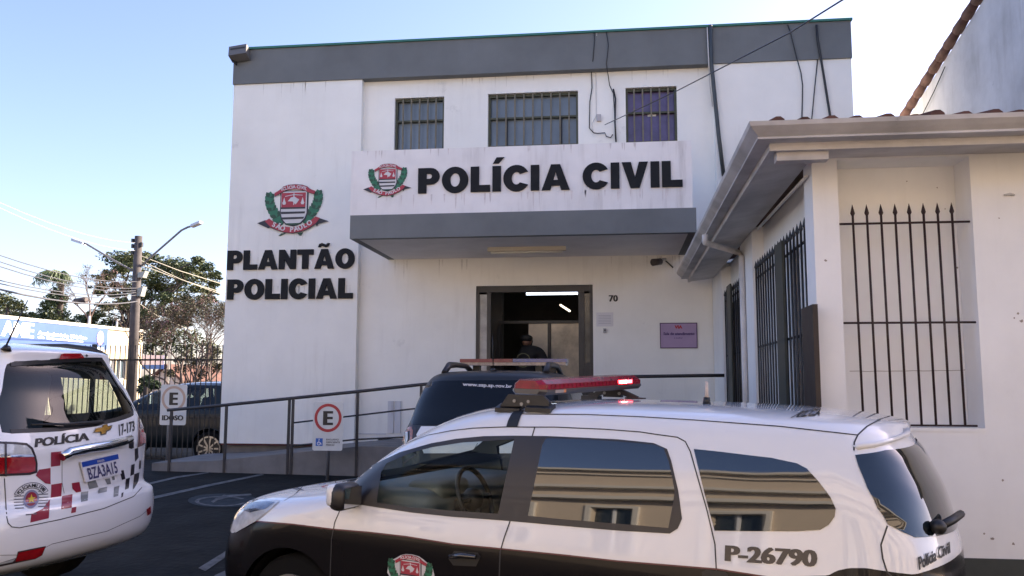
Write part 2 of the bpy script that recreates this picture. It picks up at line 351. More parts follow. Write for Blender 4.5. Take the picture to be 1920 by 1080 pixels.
    arc_text('SÃO PAULO', [(300, 820), (480, 905), (600, 935), (720, 940), (850, 905), (1060, 800)], 125, .02)
# ================================================================== ground
GA, GB, GC = -.24, -.009, .07
def gz(X, Y):
    X = max(-14, min(10, X)); base = GA + GB * X
    if Y <= 11.3: return base + GC * max(Y, 2.2)
    t = np.interp(Y, [11.3, 12.7, 14, 60], [.62, .60, .38, .3]); return float(t) + GB * X * .5
def onG(px, py):
    d = ray(px, py); a, b = 1.0, 80.0
    for _ in range(60):
        m = (a + b) / 2; p = C0 + d * (m / d.y) 
        if p.z > gz(p.x, p.y): a = m
        else: b = m
    return C0 + d * (a / d.y)
mb = MB(); XS = [-400, -100, -40, -20, -14, -10, -7, -4, -1, 2, 5, 10, 20, 40, 100, 400]; YS = [-400, -80, -30, -12, -6, 0, 2.2, 4, 6, 8, 10, 11.3, 12.7, 14, 18, 30, 60, 120, 400]
vs = [(x, y, gz(x, y)) for y in YS for x in XS]; n = len(XS)
mb.add(vs, [(j * n + i, j * n + i + 1, (j + 1) * n + i + 1, (j + 1) * n + i) for j in range(len(YS) - 1) for i in range(n - 1)], ASPH)
mb.build('ground', kind='structure')
def road_patch(pts, m, name, h=.005, label=None):
    mb = MB(); g = [onG(*p) for p in pts]; mb.add([(p.x, p.y, gz(p.x, p.y) + h) for p in g], [tuple(range(len(g)))], m); return mb.build(name, kind='structure')
road_patch([(272, 935), (385, 910), (490, 889), (495, 891), (390, 913), (276, 939)], MARK, 'parking_line')
road_patch([(270, 908), (330, 894), (390, 886), (392, 887.5), (332, 897), (272, 911)], MARK, 'parking_line')
road_patch([(372, 1066), (425, 1033), (432, 1036), (425, 1044), (385, 1072)], MARK, 'parking_line')
road_patch([(402, 1080), (446, 1060), (446, 1082), (430, 1095), (404, 1092)], MARK, 'parking_line')
mb = MB()     # wheelchair symbol
def gmark(p): q = onG(*p); return (q.x, q.y, gz(q.x, q.y))
def ring_px(cx, cyy, rx, ry, t, a0, a1, m, h):
    o = circ(cx, cyy, rx, 26, ry, a0, a1); i = circ(cx, cyy, rx - t, 26, ry - t * ry / rx * 1.2, a0, a1); k = len(o)
    V = [gmark(p) for p in o + i]; V = [(v[0], v[1], v[2] + h) for v in V]
    mb.add(V, [(a, a + 1, k + a + 1, k + a) for a in range(k - 1)], m)
V = [gmark(p) for p in circ(418, 939, 66, 24, 13)]; mb.add([(v[0], v[1], v[2] + .004) for v in V], [tuple(range(24))], MARKB)
ring_px(415, 941, 50, 9.5, 8, 20, 330, MARK, .008)
for q in ([(402, 936), (425, 930), (470, 927), (472, 930), (430, 934), (410, 939)], [(425, 930), (400, 944), (395, 942), (420, 929)]):
    V = [gmark(p) for p in q]; mb.add([(v[0], v[1], v[2] + .010) for v in V], [tuple(range(len(q)))], MARK)
mb.build('accessible_parking_symbol', kind='structure')

# ================================================================== police station
YF, YW = 12.80, 12.93; XL, XR = -6.21, 3.52; ZB, ZT = 6.69, 7.27; XP, XQ = -4.04, 1.50
st = thing('police_station', 'white two storey police station with a dark grey band along its flat top', 'building', (-1.3, YF, .62))
mb = MB(); fn = lambda a, z, d: (a, YW + d, z)
W1, W2, W3 = (-3.53, -2.72, 5.15, 6.40), (-2.01, -.58, 5.15, 6.41), (.16, .945, 5.15, 6.42); DO = (-2.18, -.375, .98, 3.335)
wall_grid(mb, XP - .01, XQ + .01, .89, ZB, [W1, W2, W3, DO], fn, .22, WALL)
mb.box(XL, XP, YF, YF + .35, .89, ZB, WALL); mb.box(XQ, XR, YF, YF + .35, .5, ZB, WALL)
mb.box(XL, XL + .2, YF + .35, 21, .3, ZB, WALL); mb.box(XR - .2, XR, YF + .35, 21, .3, ZB, WALL); mb.box(XL + .2, XR - .2, 20.8, 21, .3, ZB, WALL)
mb.box(XL + .02, XQ, YF + .12, YF + .34, .3, .885, CONC)
random.seed(23); DW = mat('wall_drip', (.79, .765, .705), .85, noise=.3, scale=12)
def drips0(xs, z, Y, L):
    for x in xs: l = L * random.uniform(.3, 1.0); w1 = random.uniform(.006, .015); mb.add([(x - w1, Y, z), (x + w1, Y, z), (x + w1 * .5, Y, z - l * .6), (x, Y, z - l), (x - w1 * .6, Y, z - l * .55)], [(0, 1, 2, 3, 4)], DW)
drips0([XL + .15 + 1.95 * random.random() for _ in range(16)], 3.82, YF - .0012, .2); drips0([XL + .15 + 1.95 * random.random() for _ in range(18)], 3.36, YF - .0012, .28)
drips0([-5.2 + .35 * random.random() for _ in range(6)], 4.33, YF - .0012, .3); drips0([XL + (XP - XL) * random.random() for _ in range(9)], ZB - .002, YF - .0012, .3)
drips0([XP + (XQ - XP) * random.random() for _ in range(16)], ZB - .002, YW - .0012, .22); drips0([-3.5 + 1.2 * random.random() for _ in range(8)] + [-.3 + 1.6 * random.random() for _ in range(10)], 3.76, YW - .0012, .35)
mb.build('wall', st)
MB().box(XL + .01, XQ, YF + .02, YF + .10, .865, .887, mat('maroon_base', (.10, .018, .02), .7)).build('base_strip', st)
mb = MB(); mb.box(XL - .01, XR + .01, YF - .03, YF + .3, ZB + .002, ZT, GREY); mb.box(XL - .01, XL + .25, YF + .3, 21.02, ZB + .002, ZT, GREY); mb.box(XR - .25, XR + .01, YF + .3, 21.02, ZB + .002, ZT, GREY); mb.box(XL, XR, 20.75, 21.02, ZB + .002, ZT - .01, GREY)
mb.build('parapet', st)
MB().box(XL + .2, XR - .2, YF + .25, 20.8, ZB - .1, ZB, CONC).build('roof', st)
mb = MB(); mb.box(XL - .035, XR + .03, YF - .06, YF + .33, ZT + .001, ZT + .035, GREEN); mb.box(XL - .035, XL + .28, YF + .33, 21.05, ZT + .001, ZT + .035, GREEN); mb.build('flashing', st)
PANE = mat('frosted_blue_pane', (.17, .21, .25), .3, noise=.3, scale=2.2, spec=.7); PANEP = mat('purple_curtain_pane', (.11, .07, .20), .3, noise=.5, scale=4, spec=.7)
OLIVE = mat('olive_frame', (.075, .08, .045), .55, noise=.3, scale=8)
for (a0, a1, z0, z1), nb, pm, zr in ((W1, 6, PANE, (6.03, 5.55)), (W2, 10, PANE, (6.02, 5.56)), (W3, 6, PANEP, (6.03, 5.56))):
    mb = MB()
    for q in ((a0 - .01, a0 + .035, z0, z1), (a1 - .035, a1 + .01, z0, z1), (a0 + .036, a1 - .036, z1 - .045, z1 + .01), (a0 + .036, a1 - .036, zr[0] - .014, zr[0] + .014), (a0 + .036, a1 - .036, zr[1] - .014, zr[1] + .014)): mb.box(q[0], q[1], YW + .06, YW + .12, q[2], q[3], OLIVE)
    if nb > 8:
        for x in (a0 + .29, a1 - .27): mb.box(x - .012, x + .012, YW + .07, YW + .125, z0, zr[0] - .015, BLACK)
    fr = mb.build('window', st)
    mb = MB(); mb.box(a0 + .02, a1 - .02, YW + .13, YW + .14, z0, z1, pm); mb.build('pane', fr)
    mb = MB(); sp = (a1 - a0) / nb
    for i in range(1, nb):
        x = a0 + sp * i; mb.box(x - .012, x + .012, YW + .015, YW + .035, zr[1] - .02, z1, BARS)
    mb.box(a0 + .002, a1 - .002, YW + .036, YW + .05, zr[1] - .03, zr[1], BARS)
    mb.build('window_bars', fr)
    if nb > 8:
        mb = MB(); xa, xb = a0 + .33, a1 - .31
        for z in (5.50, 5.38): mb.box(xa, xb, YW + .02, YW + .04, z - .008, z + .008, WHITE)
        for i in range(6): x = xa + (xb - xa) * i / 5; mb.box(x - .007, x + .007, YW + .041, YW + .05, 5.2, 5.50, WHITE)
        mb.build('fan_grille', fr)
    if pm is PANEP:
        MB().box(.50, .63, YW + .122, YW + .129, 5.985, 6.02, WHITE).build('sticker', fr)
# drip stains under the letters, the emblem and the window sills
def drips(mb, xs, z, Y, L, m):
    for x in xs:
        l = L * random.uniform(.35, 1.0); wd_ = random.uniform(.006, .016); mb.add([(x - wd_, Y, z), (x + wd_, Y, z), (x + wd_ * .5, Y, z - l * .6), (x, Y, z - l), (x - wd_ * .6, Y, z - l * .55)], [(0, 1, 2, 3, 4)], m)
# canopy
CX0, CX1, CY0, CZ0 = -3.59, 1.02, 10.98, 3.77; zt = onY(655, 404, CY0).z
mb = MB(); mb.box(CX0, CX1, CY0, CY0 + .1, CZ0, zt, GREY); mb.box(CX0, CX0 + .1, CY0 + .1, YW, CZ0, zt, GREY); mb.box(CX1 - .1, CX1, CY0 + .1, YW, CZ0, zt, GREY); mb.box(CX0 + .1, CX1 - .1, CY0 + .1, YW, CZ0 + .05, zt - .01, GREY)
cn = mb.build('canopy', st)
MB().box(CX0 + .1, CX1 - .1, CY0 + .1, YW - .005, CZ0 + .003, CZ0 + .049, SOFF).build('soffit', cn)
a, b = onZ(915, 465, CZ0), onZ(1062, 465, CZ0)
mb = MB(); mb.box(a.x, b.x, a.y - .05, a.y + .05, CZ0 - .055, CZ0 + .001, mat('old_lamp_cream', (.55, .5, .4), .5)); lt = mb.build('lamp_fixture', cn)
MB().tube([(a.x + .05, a.y - .03, CZ0 - .075), (b.x - .05, a.y - .03, CZ0 - .075)], .016, mat('tube_off', (.7, .68, .6), .3)).build('lamp_tube', lt)
# signboard on the canopy
a, b = onY(661, 283, 11.06), onY(1296, 264, 11.06); a2 = onY(655, 404, 11.06); SX0, SX1 = (a.x + a2.x) / 2, b.x; SZ1 = (a.z + b.z) / 2
sg = thing('canopy_signboard', 'long stained white signboard on the canopy reading POLÍCIA CIVIL', 'signboard', ((SX0 + SX1) / 2, 11.2, zt))
mb = MB(); mb.box(SX0, SX1, 11.06, 11.34, zt + .002, SZ1, SIGNW); random.seed(17); DR = mat('drip_stain', (.735, .675, .65), .8, noise=.3, scale=12)
drips(mb, [SX0 + .25 + (SX1 - SX0 - .4) * random.random() for _ in range(30)], onY(1031, 357, 11.06).z - .01, 11.0585, .26, DR); drips(mb, [SX0 + (SX1 - SX0) * random.random() for _ in range(20)], SZ1 - .002, 11.0585, .14, DR)
mb.build('panel', sg); mb = MB(); tl, tr, bl = onY(785, 313.5, 11.06), onY(1279, 303, 11.06), onY(785, 360, 11.06); zc = (onY(1031, 309, 11.06).z); zb_ = onY(1031, 357, 11.06).z
block_text(mb, 'POLÍCIA CIVIL', lambda u, v, h: (tl.x + (tr.x - tl.x) * u, 11.058 - h, zb_ + (zc - zb_) * v), BLACKL, .022, space=.40)
mb.build('lettering', sg)
def emb_on(px0, px1, py0, py1, Y):
    a, b = onY(px0, (py0 + py1) / 2, Y), onY(px1, (py0 + py1) / 2, Y); zt_, zb2 = onY((px0 + px1) / 2, py0, Y).z, onY((px0 + px1) / 2, py1, Y).z
    return lambda u, v, h: (a.x + (b.x - a.x) * (u - 40) / 1310, Y - h / 1000 - .001, zt_ + (zb2 - zt_) * (v - 80) / 935)
mb = MB(); emblem(mb, emb_on(682, 772, 308, 371, 11.06), 1.3); mb.build('emblem', sg)
mb = MB(); emblem(mb, emb_on(484, 618, 347, 443, YF), 2.0); mb.build('wall_emblem', label='large round police emblem with green branches and red ribbons above the PLANTÃO letters', cat='emblem')
def wall_word(s, px0, px1, pt, pb, label):
    a, b = onY(px0, pt, YF), onY(px1, pt, YF); z1, z0 = onY((px0 + px1) / 2, pt, YF).z, onY((px0 + px1) / 2, pb, YF).z
    mb = MB(); block_text(mb, s, lambda u, v, h: (a.x + (b.x - a.x) * u, YF - .001 - h, z0 + (z1 - z0) * v), BLACKL, .032, gap=.07)
    return mb.build('wall_lettering', label=label, cat='lettering', group='black letters on the white pier')
wall_word('PLANTÃO', 428, 666, 468.5, 505, 'raised black word PLANTÃO on the white pier')
wall_word('POLICIAL', 428, 663, 523, 561, 'raised black word POLICIAL on the white pier')
# entrance
dk = mat('dark_door_metal', (.028, .027, .026), .45, noise=.3, scale=5)
mb = MB(); X0, X1, Z0, Z1 = DO
for q in ((X0 + .001, X0 + .05, Z0, Z1), (X1 - .05, X1 - .001, Z0, Z1), (X0 + .051, X1 - .051, Z1 - .10, Z1 - .001), (X0 + .17, X0 + .23, Z0, Z1 - .101), (X1 - .22, X1 - .13, Z0, Z1 - .101), (X0 + .051, X0 + .169, Z0, 1.25), (X1 - .129, X1 - .051, Z0, 2.15)):
    mb.box(q[0], q[1], YW + .02, YW + .09, q[2], q[3], dk)
df = mb.build('door_frame', st)
gl = mat('hazy_side_pane', (.36, .38, .40), .12, noise=.5, scale=5)
mb = MB(); mb.box(X0 + .051, X0 + .169, YW + .05, YW + .056, 1.251, Z1 - .13, gl); mb.build('side_pane', df)
mb = MB(); mb.box(X1 - .129, X1 - .051, YW + .05, YW + .056, 2.151, Z1 - .13, mat('dark_side_pane', (.10, .10, .095), .1, noise=.5, scale=5)); mb.build('side_pane', df)
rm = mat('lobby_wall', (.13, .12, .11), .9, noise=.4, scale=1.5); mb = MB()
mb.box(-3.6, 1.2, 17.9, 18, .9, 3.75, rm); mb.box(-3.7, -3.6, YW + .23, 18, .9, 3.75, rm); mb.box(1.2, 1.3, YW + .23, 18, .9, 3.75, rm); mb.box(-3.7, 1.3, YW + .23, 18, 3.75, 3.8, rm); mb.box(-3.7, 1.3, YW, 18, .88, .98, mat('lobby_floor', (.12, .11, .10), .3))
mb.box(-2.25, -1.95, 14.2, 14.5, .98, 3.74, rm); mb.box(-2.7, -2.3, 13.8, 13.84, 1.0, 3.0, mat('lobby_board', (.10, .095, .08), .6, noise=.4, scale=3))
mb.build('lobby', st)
# glazed screen inside
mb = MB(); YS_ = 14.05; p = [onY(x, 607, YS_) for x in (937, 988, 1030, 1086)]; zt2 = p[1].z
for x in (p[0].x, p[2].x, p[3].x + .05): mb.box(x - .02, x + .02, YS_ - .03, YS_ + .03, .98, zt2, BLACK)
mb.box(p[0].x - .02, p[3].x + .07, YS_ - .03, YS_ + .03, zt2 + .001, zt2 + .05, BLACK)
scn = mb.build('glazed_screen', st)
bei = mat('cream_reflection', (.80, .68, .52), .6, noise=.35, scale=3)  # reflection of the house opposite, painted as two cream panels in the screen
MB().add([(p[1].x + .0, YS_, .98), (p[2].x - .03, YS_, .98), (p[2].x - .03, YS_, zt2), (p[1].x + .03, YS_, zt2)], [(0, 1, 2, 3)], bei).build('reflection_panel', scn)
MB().box(p[2].x + .03, p[3].x + .02, YS_, YS_ + .01, .98, zt2, mat('mottled_reflection', (.72, .61, .46), .5, noise=.75, scale=2.6)).build('reflection_panel', scn)
a, b = onY(987, 551, 13.35), onY(1083, 550, 13.35)
EM = mat('lit_tube', (1, 1, 1), .4, emit=(.75, .85, 1), estr=2.2)
fx = MB(); fx.box(a.x - .03, b.x + .03, 13.33, 13.40, a.z + .02, a.z + .05, mat('tube_tray', (.02, .02, .06), .5)); f = fx.build('ceiling_lamp', st)
MB().tube([a, b], .018, EM).build('lit_tube', f)
a, b = onY(1051, 572, 15.0), onY(1068, 583, 14.4)
MB().tube([a, b], .018, mat('warm_lit_tube', (1, 1, 1), .4, emit=(1, .86, .66), estr=.9)).build('ceiling_lamp', st)

# small things fixed to the front
def txt_wall(s, px0, px1, pt, pb, Y, m, name, parent=None, bold=.03, **k):
    a, b = onY(px0, pt, Y), onY(px1, pt, Y); z1, z0 = onY((px0 + px1) / 2, pt, Y).z, onY((px0 + px1) / 2, pb, Y).z; mb = MB()
    text_in(mb, s, lambda u, v, h: (a.x + (b.x - a.x) * u, Y - h, z0 + (z1 - z0) * v), m, bold, .003); return mb.build(name, parent, **k)
txt_wall('70', 1142, 1158, 553.5, 565, YW - .004, BLACK, 'house_number', bold=.05, label='small black house number 70 beside the entrance', cat='house number')
def wall_rect(px0, py0, px1, py1, Y, t): a, b = onY(px0, py0, Y), onY(px1, py1, Y); return (a.x, b.x, Y - t, Y, b.z, a.z)
ps = thing('purple_poster', 'lilac notice with a dark frame on the wall right of the entrance', 'poster', onY(1272, 652, YW))
PU = mat('lilac_paper', (.40, .29, .45), .7, noise=.1, scale=4)
MB().box(*wall_rect(1238, 606.5, 1307, 652, YW - .001, .012), PU).build('sheet', ps)
mb = MB(); q = wall_rect(1237, 605.5, 1308, 653, YW - .001, .016); t = .012
for r_ in ((q[0], q[0] + t, q[4], q[5]), (q[1] - t, q[1], q[4], q[5]), (q[0] + t, q[1] - t, q[4], q[4] + t), (q[0] + t, q[1] - t, q[5] - t, q[5])): mb.box(r_[0], r_[1], q[2], q[3], r_[2], r_[3], mat('dark_purple', (.07, .03, .09), .5))
mb.build('frame', ps)
txt_wall('VIA', 1265, 1279, 610, 616, YW - .013, RED, 'logo', ps, .06); txt_wall('Sala de atendimento', 1244, 1302, 623, 628, YW - .013, mat('violet_ink', (.08, .04, .16), .6), 'heading', ps, .04)
txt_wall('à mulher', 1264, 1280, 632, 635, YW - .013, MT['violet_ink'], 'line_of_print', ps, .0)
nb_ = thing('paper_notice', 'faded white printed sheet on the wall below the number 70', 'notice', onY(1133, 612, YW)); MB().box(*wall_rect(1118, 586, 1150, 612, YW - .001, .004), mat('faded_paper', (.70, .68, .69), .8)).build('sheet', nb_)
mb = MB()
for i in range(6): mb.box(*wall_rect(1122, 591 + i * 3, 1146, 591.8 + i * 3, YW - .006, .001), mat('faded_print', (.48, .47, .50), .8))
mb.build('print', nb_)
mb = MB(); mb.box(*wall_rect(1131, 616, 1137, 624, YW - .001, .03), mat('bell_grey', (.35, .35, .36), .5)); mb.box(*wall_rect(1133, 618, 1135.5, 620.5, YW - .0315, .006), BLACK); mb.build('door_bell', label='tiny grey bell push under the faded notice', cat='door bell')
# floodlight at the corner of the roof
c = onY(449, 100, YF - .12); fl = thing('floodlight', 'metal floodlight on the top left corner of the station', 'floodlight', (XL, YF - .05, ZT - .1))
mb = MB(); mb.obox(c, (.15, 0, .018), (0, .08, -.03), (-.012, .03, .088), mat('lamp_metal', (.16, .15, .14), .45, .3)); mb.build('lamp_housing', fl)
mb = MB(); mb.obox(c + Vector((0, -.06, -.005)), (.115, 0, .012), (0, .012, 0), (-.005, 0, .028), mat('lamp_lens', (.55, .55, .5), .15)); mb.obox(c + Vector((0.0, -.05, .055)), (.12, 0, .012), (0, .03, 0), (0, 0, .012), BLACK); mb.build('lens', fl)
mb = MB(); mb.tube([onY(435, 113, YF - .12), onY(443, 121, YF - .1), Vector((XL + .03, YF - .02, ZT - .14)), Vector((XL + .03, YF, ZT - .14))], .018, BLACK); mb.box(c.x - .02, c.x + .1, YF - .14, YF - .03, ZT - .12, ZT - .09, BLACK); mb.build('bracket', fl)
# pipes and cables
def cable(name, pts, r, m, label, cat='cable', **k):
    if not isinstance(r, list): r = r * .68
    return MB().tube(pts, r, m, 6).build(name, label=label, cat=cat, **k)
P = lambda x, y, Y=YF - .06: onY(x, y, Y)
cable('downpipe', [P(1336, 49, YF + .2), P(1332, 48, YF - .09), P(1334, 120), P(1347, 250), P(1357, 330)], [.030] * 5, PIPEG, 'dark grey downpipe crossing the grey band near the right end', 'pipe')
cable('thin_conduit', [P(1327, 48, YF + .2), P(1326, 52, YF - .08), P(1329, 118, YF - .08), P(1331, 160, YW - .05), P(1336, 200, YW - .03)], .013, PIPEW, 'thin pale conduit running down beside the dark downpipe', 'pipe')
G1 = 'loose cables hanging on the front wall'
cable('hanging_cable', [P(1114, 60, YF + .1), P(1114, 62, YF - .06), P(1115, 75), P(1112, 110), P(1109, 135, YW - .03), P(1110, 165, YW - .02), P(1106, 190, YW - .02), P(1105, 240, YW - .02), P(1113, 249, YW - .02)], .011, BLACK, 'thin black cable hanging left, ending at the small connector above the signboard', group=G1)
cable('hanging_cable', [P(1137, 59, YF + .1), P(1137, 61, YF - .06), P(1141, 85), P(1137, 120), P(1143, 160, YW - .02), P(1150, 175, YW - .02), P(1152, 205, YW - .02), P(1154, 262, YW - .02)], .010, BLACK, 'thin black cable that joins the thick sheathed one between the two upper windows', group=G1)
cable('hanging_cable', [P(1150, 167, YW - .03), P(1154, 185, YW - .03), P(1153, 230, YW - .03), P(1155, 266, YW - .03)], .020, BLACK, 'thick short black sheath beside the purple window', group=G1)
cable('hanging_cable', [P(1113, 249, YW - .02), P(1120, 250, YW - .04), P(1134, 249, YW - .03), P(1137, 256, YW - .03), P(1145, 258, YW - .03), P(1149, 252, YW - .03)], .012, BLACK, 'looped black cable just above the signboard', group=G1)
cable('hanging_cable', [P(1119, 60, YF + .1), P(1119, 62, YF - .04), P(1117, 130, YW - .01), P(1118, 217, YW - .01), P(1110, 232, YW - .02), P(1112, 249, YW - .02)], .006, PIPEW, 'thin pale wire beside the left black cable', group=G1)
mb = MB(); mb.box(*wall_rect(1119, 216, 1127, 228, YW - .001, .05), mat('socket_grey', (.45, .42, .42), .6)); mb.build('junction_box', label='small grey junction box between the upper windows', cat='junction box')
cable('service_wire', [P(1134, 234, YW - .05), P(1190, 208, 11.6), P(1272, 169, 10.0), P(1480, 62, 6.6), P(1600, -13, 5.2), P(1800, -145, 3.8)], .009, BLACK, 'overhead wire rising from the wall to the top of the picture', 'cable')
G2 = 'cables over the band at the right end'
cable('drop_cable', [P(1474, 48, YF + .2), P(1477, 47, YF - .08), P(1482, 60), P(1493, 105), P(1502, 137, YF - .03), P(1505, 160, YF - .03), P(1503, 250, YF - .03)], .013, BLACK, 'thin black cable dropping from the band, leftmost at the right end', group=G2)
cable('drop_cable', [P(1533, 48, YF + .2), P(1531, 48, YF - .08), P(1533, 75), P(1541, 120, YF - .04), P(1556, 214, YF - .03), P(1560, 250, YF - .03)], .026, BLACK, 'thick black pipe-like cable slanting down the right end', group=G2)
cable('drop_cable', [P(1533, 112, YF - .03), P(1528, 160, YF - .03), P(1523, 214, YF - .03), P(1519, 250, YF - .03)], .013, BLACK, 'black cable slanting left beneath the band beside the thick one', group=G2)
# security camera under the canopy
sc_ = thing('security_camera', 'small dark security camera with a bracket on the wall under the canopy', 'camera', onY(1240, 495, YW))
a, b, c = onY(1224, 492, YW - .30), onY(1240, 490, YW - .18), onY(1248, 486, YW)
MB().tube([a, a + (b - a) * .9], [.055, .05], mat('camera_dark', (.05, .04, .035), .4), 10).build('body', sc_); MB().tube([b, onY(1243, 486, YW - .1), c], .02, PIPEW).build('bracket', sc_)
MB().tube([onY(1248, 489, YW - .02), onY(1254, 494, YW - .02), onY(1262, 502, YW - .02)], .01, BLACK).build('wire', sc_)
# vents low on the wall
mb = MB()
for x in (728, 741): mb.box(*wall_rect(x, 752 if x < 735 else 752, x + 10, 812, YW - .001, .02), mat('meter_cover', (.62, .61, .62), .7, streak=.8))
mb.box(*wall_rect(672, 812, 724, 815, YW - .001, .015), MT['meter_cover']); mb.build('meter_covers', label='two pale streaked meter covers low on the wall behind the handrail', cat='meter cover')

# ================================================================== ramp, handrail and parking signs
YR = 11.30; mb = MB()
rx = [-8.6, -6.9, -5.4, -3.5, -2.6, 1.38]; rz = [gz(-8.6, 11.3) + .01, .70, .78, .95, 1.0, 1.0]
rx2 = [onY(285, 868, YR).x, onY(400, 864, YR).x, onY(520, 852, YR).x, onY(678, 837, YR).x, -2.4, 1.40]; rz2 = [onY(285, 868, YR).z, onY(400, 864, YR).z, onY(520, 852, YR).z, onY(678, 837, YR).z, .97, .97]
for i in range(5):
    a, b, za, zb2 = rx2[i], rx2[i + 1], rz2[i], rz2[i + 1]
    v = [(x, y, z) for (x, z) in ((a, za), (b, zb2)) for y in (YR, YF + .11)] + [(a, YR, .4), (b, YR, .4)]
    mb.add(v, [(0, 2, 3, 1), (4, 5, 2, 0)], CONC)
mb.build('ramp', kind='structure')
hr = thing('handrail', 'dark metal handrail rising along the access ramp to the entrance', 'handrail', (-3, YR, .62)); IB = mat('rail_paint', (.03, .028, .032), .5, noise=.3, scale=10)
top = [onY(314, 769, YR), onY(417, 760, YR), onY(545, 747, YR), onY(672, 734, YR), onY(790, 721, YR)]
MB().tube(top + [onY(900, 712, YR), Vector((-.9, YR, 1.93))], .022, IB, 8, smooth=True).build('top_rail', hr)
MB().tube([Vector((-.0, YR, onY(1197, 706, YR).z)), onY(1197, 706, YR), onY(1329, 704, YR), Vector((1.36, YR, onY(1329, 704, YR).z))], .022, IB, 8).build('top_rail', hr)
MB().tube([onY(548, 793, YR), onY(668, 779, YR), onY(770, 767, YR), onY(900, 757, YR)], .013, IB, 6).build('middle_rail', hr)
MB().tube([onY(548, 836, YR), onY(668, 824, YR), onY(770, 819, YR), onY(900, 815, YR)], .013, IB, 6).build('lower_rail', hr)
for x0, y0, x1, y1 in ((322, 769, 313, 874), (425, 760, 419, 882), (543, 748, 536, 886), (550, 747, 543, 884), (671, 735, 661, 872), (790, 721, 783, 860)):
    a = onY(x0, y0, YR); b = onY(x1, y1, YR); mb = MB(); mb.box(a.x - .016, a.x + .016, YR - .016, YR + .016, gz(a.x, YR), a.z, IB); mb.build('post', hr)
def esign(name, label, px0, px1, py0, py1, Y, ring, idoso, post_px):
    a, b = onY(px0, (py0 + py1) / 2, Y), onY(px1, (py0 + py1) / 2, Y); z1, z0 = onY((px0 + px1) / 2, py0, Y).z, onY((px0 + px1) / 2, py1, Y).z; W = b.x - a.x; H = z1 - z0
    g = gz((a.x + b.x) / 2, Y); t = thing(name, label, 'parking sign', ((a.x + b.x) / 2, Y, g), 'reserved parking signs')
    fn = lambda u, v, h: (a.x + u, Y - h, z0 + v); r = .025; mb = MB()
    mb.plate([(r, 0)] + [(W - r + r * math.cos(q), r + r * math.sin(q)) for q in (-1.57, -.8, 0)] + [(W - r + r * math.cos(q), H - r + r * math.sin(q)) for q in (0, .8, 1.57)] + [(r + r * math.cos(q), H - r + r * math.sin(q)) for q in (1.57, 2.36, 3.14)] + [(r + r * math.cos(q), r + r * math.sin(q)) for q in (3.14, 3.9)], fn, .006, mat('sign_white', (.66, .66, .64), .5, noise=.1, scale=8)); pl = mb.build('board', t)
    R = W * .455; cyc = H - R - .02; mb = MB(); mb.plate(circ(W / 2, cyc, R, 36), fn, .002, ring, [circ(W / 2, cyc, R * .80, 36)], .0065); mb.build('ring', pl)
    mb = MB(); text_in(mb, 'E', lambda u, v, h: fn(W / 2 - R * .30 + u * R * .62, cyc - R * .48 + v * R * .96, h), BLACK, .06, .009); mb.build('letter', pl)
    if idoso: mb = MB(); text_in(mb, 'IDOSO', lambda u, v, h: fn(W * .1 + u * W * .8, H * .12 + v * H * .12, h), BLACK, .05, .009); mb.build('word', pl)
    else:
        mb = MB(); mb.plate([(.045, .06), (.14, .06), (.14, .16), (.045, .16)], fn, .002, BLUE, (), .0065)
        q = lambda P_: mb.plate([(.045 + x * .095, .06 + y * .1) for x, y in P_], fn, .001, WHITE, (), .0086)
        q([(.42, .35), (.52, .35), (.50, .75), (.42, .75)]); q([(.42, .80), (.55, .80), (.55, .93), (.42, .93)]); q([(.5, .38), (.68, .38), (.78, .15), (.86, .18), (.74, .46), (.5, .46)])
        mb.plate([(.045 + x * .095, .06 + y * .1) for x, y in circ(.45, .33, .26, 16, .24, 110, 360)] + [(.045 + x * .095, .06 + y * .1) for x, y in circ(.45, .33, .18, 16, .16, 110, 360)[::-1]], fn, .001, WHITE, (), .0086); mb.build('wheelchair_symbol', pl)
        mb = MB()
        for i, s in enumerate(('EXCLUSIVO', 'DEFICIENTE', 'FÍSICO')): text_in(mb, s, lambda u, v, h, i=i, s=s: fn(W * .46 + u * W * .46 * len(s) / 10, .135 - i * .035 + v * .02, h), BLACK, .02, .008)
        mb.build('small_print', pl)
    pm = mat('sign_post', (.18, .18, .19), .5, .3); x = onY(post_px, (py0 + py1) / 2, Y).x
    MB().tube([(x, Y + .03, g - .02), (x, Y + .03, z1 - .05)], .022, pm, 10).build('post', t)
esign('parking_sign', 'parking sign with a bright red ring and a blue wheelchair square', 587, 643, 754, 845, 10.95, RED, False, 615)
esign('parking_sign', 'parking sign with a faded ring marked IDOSO, crossed by the handrail', 301, 350, 721, 797, 11.7, FADED, True, 316)

# ================================================================== annex on the right
AX, AY = 1.41, 6.25
an = thing('annex', 'low white annex with barred windows and a pale eaves gutter on the right', 'building', (AX, AY, gz(AX, AY)))
ZW = 3.47; nx0, nx1 = onY(1577, 500, AY).x, onY(1829, 500, AY).x; nz0 = onY(1700, 803, AY).z; g0 = .35
mb = MB(); fn = lambda a, z, d: (a, AY + d, z); nzt = onY(1700, 296, AY).z
ZW = onY(1545, 292, AY).z
wall_grid(mb, AX, 9.5, .2, ZW, [(nx0, nx1, nz0, nzt)], fn, .28, WALL2)
mb.box(nx0, nx1, AY + .281, AY + .30, nz0 - .01, nzt + .01, WALL2)
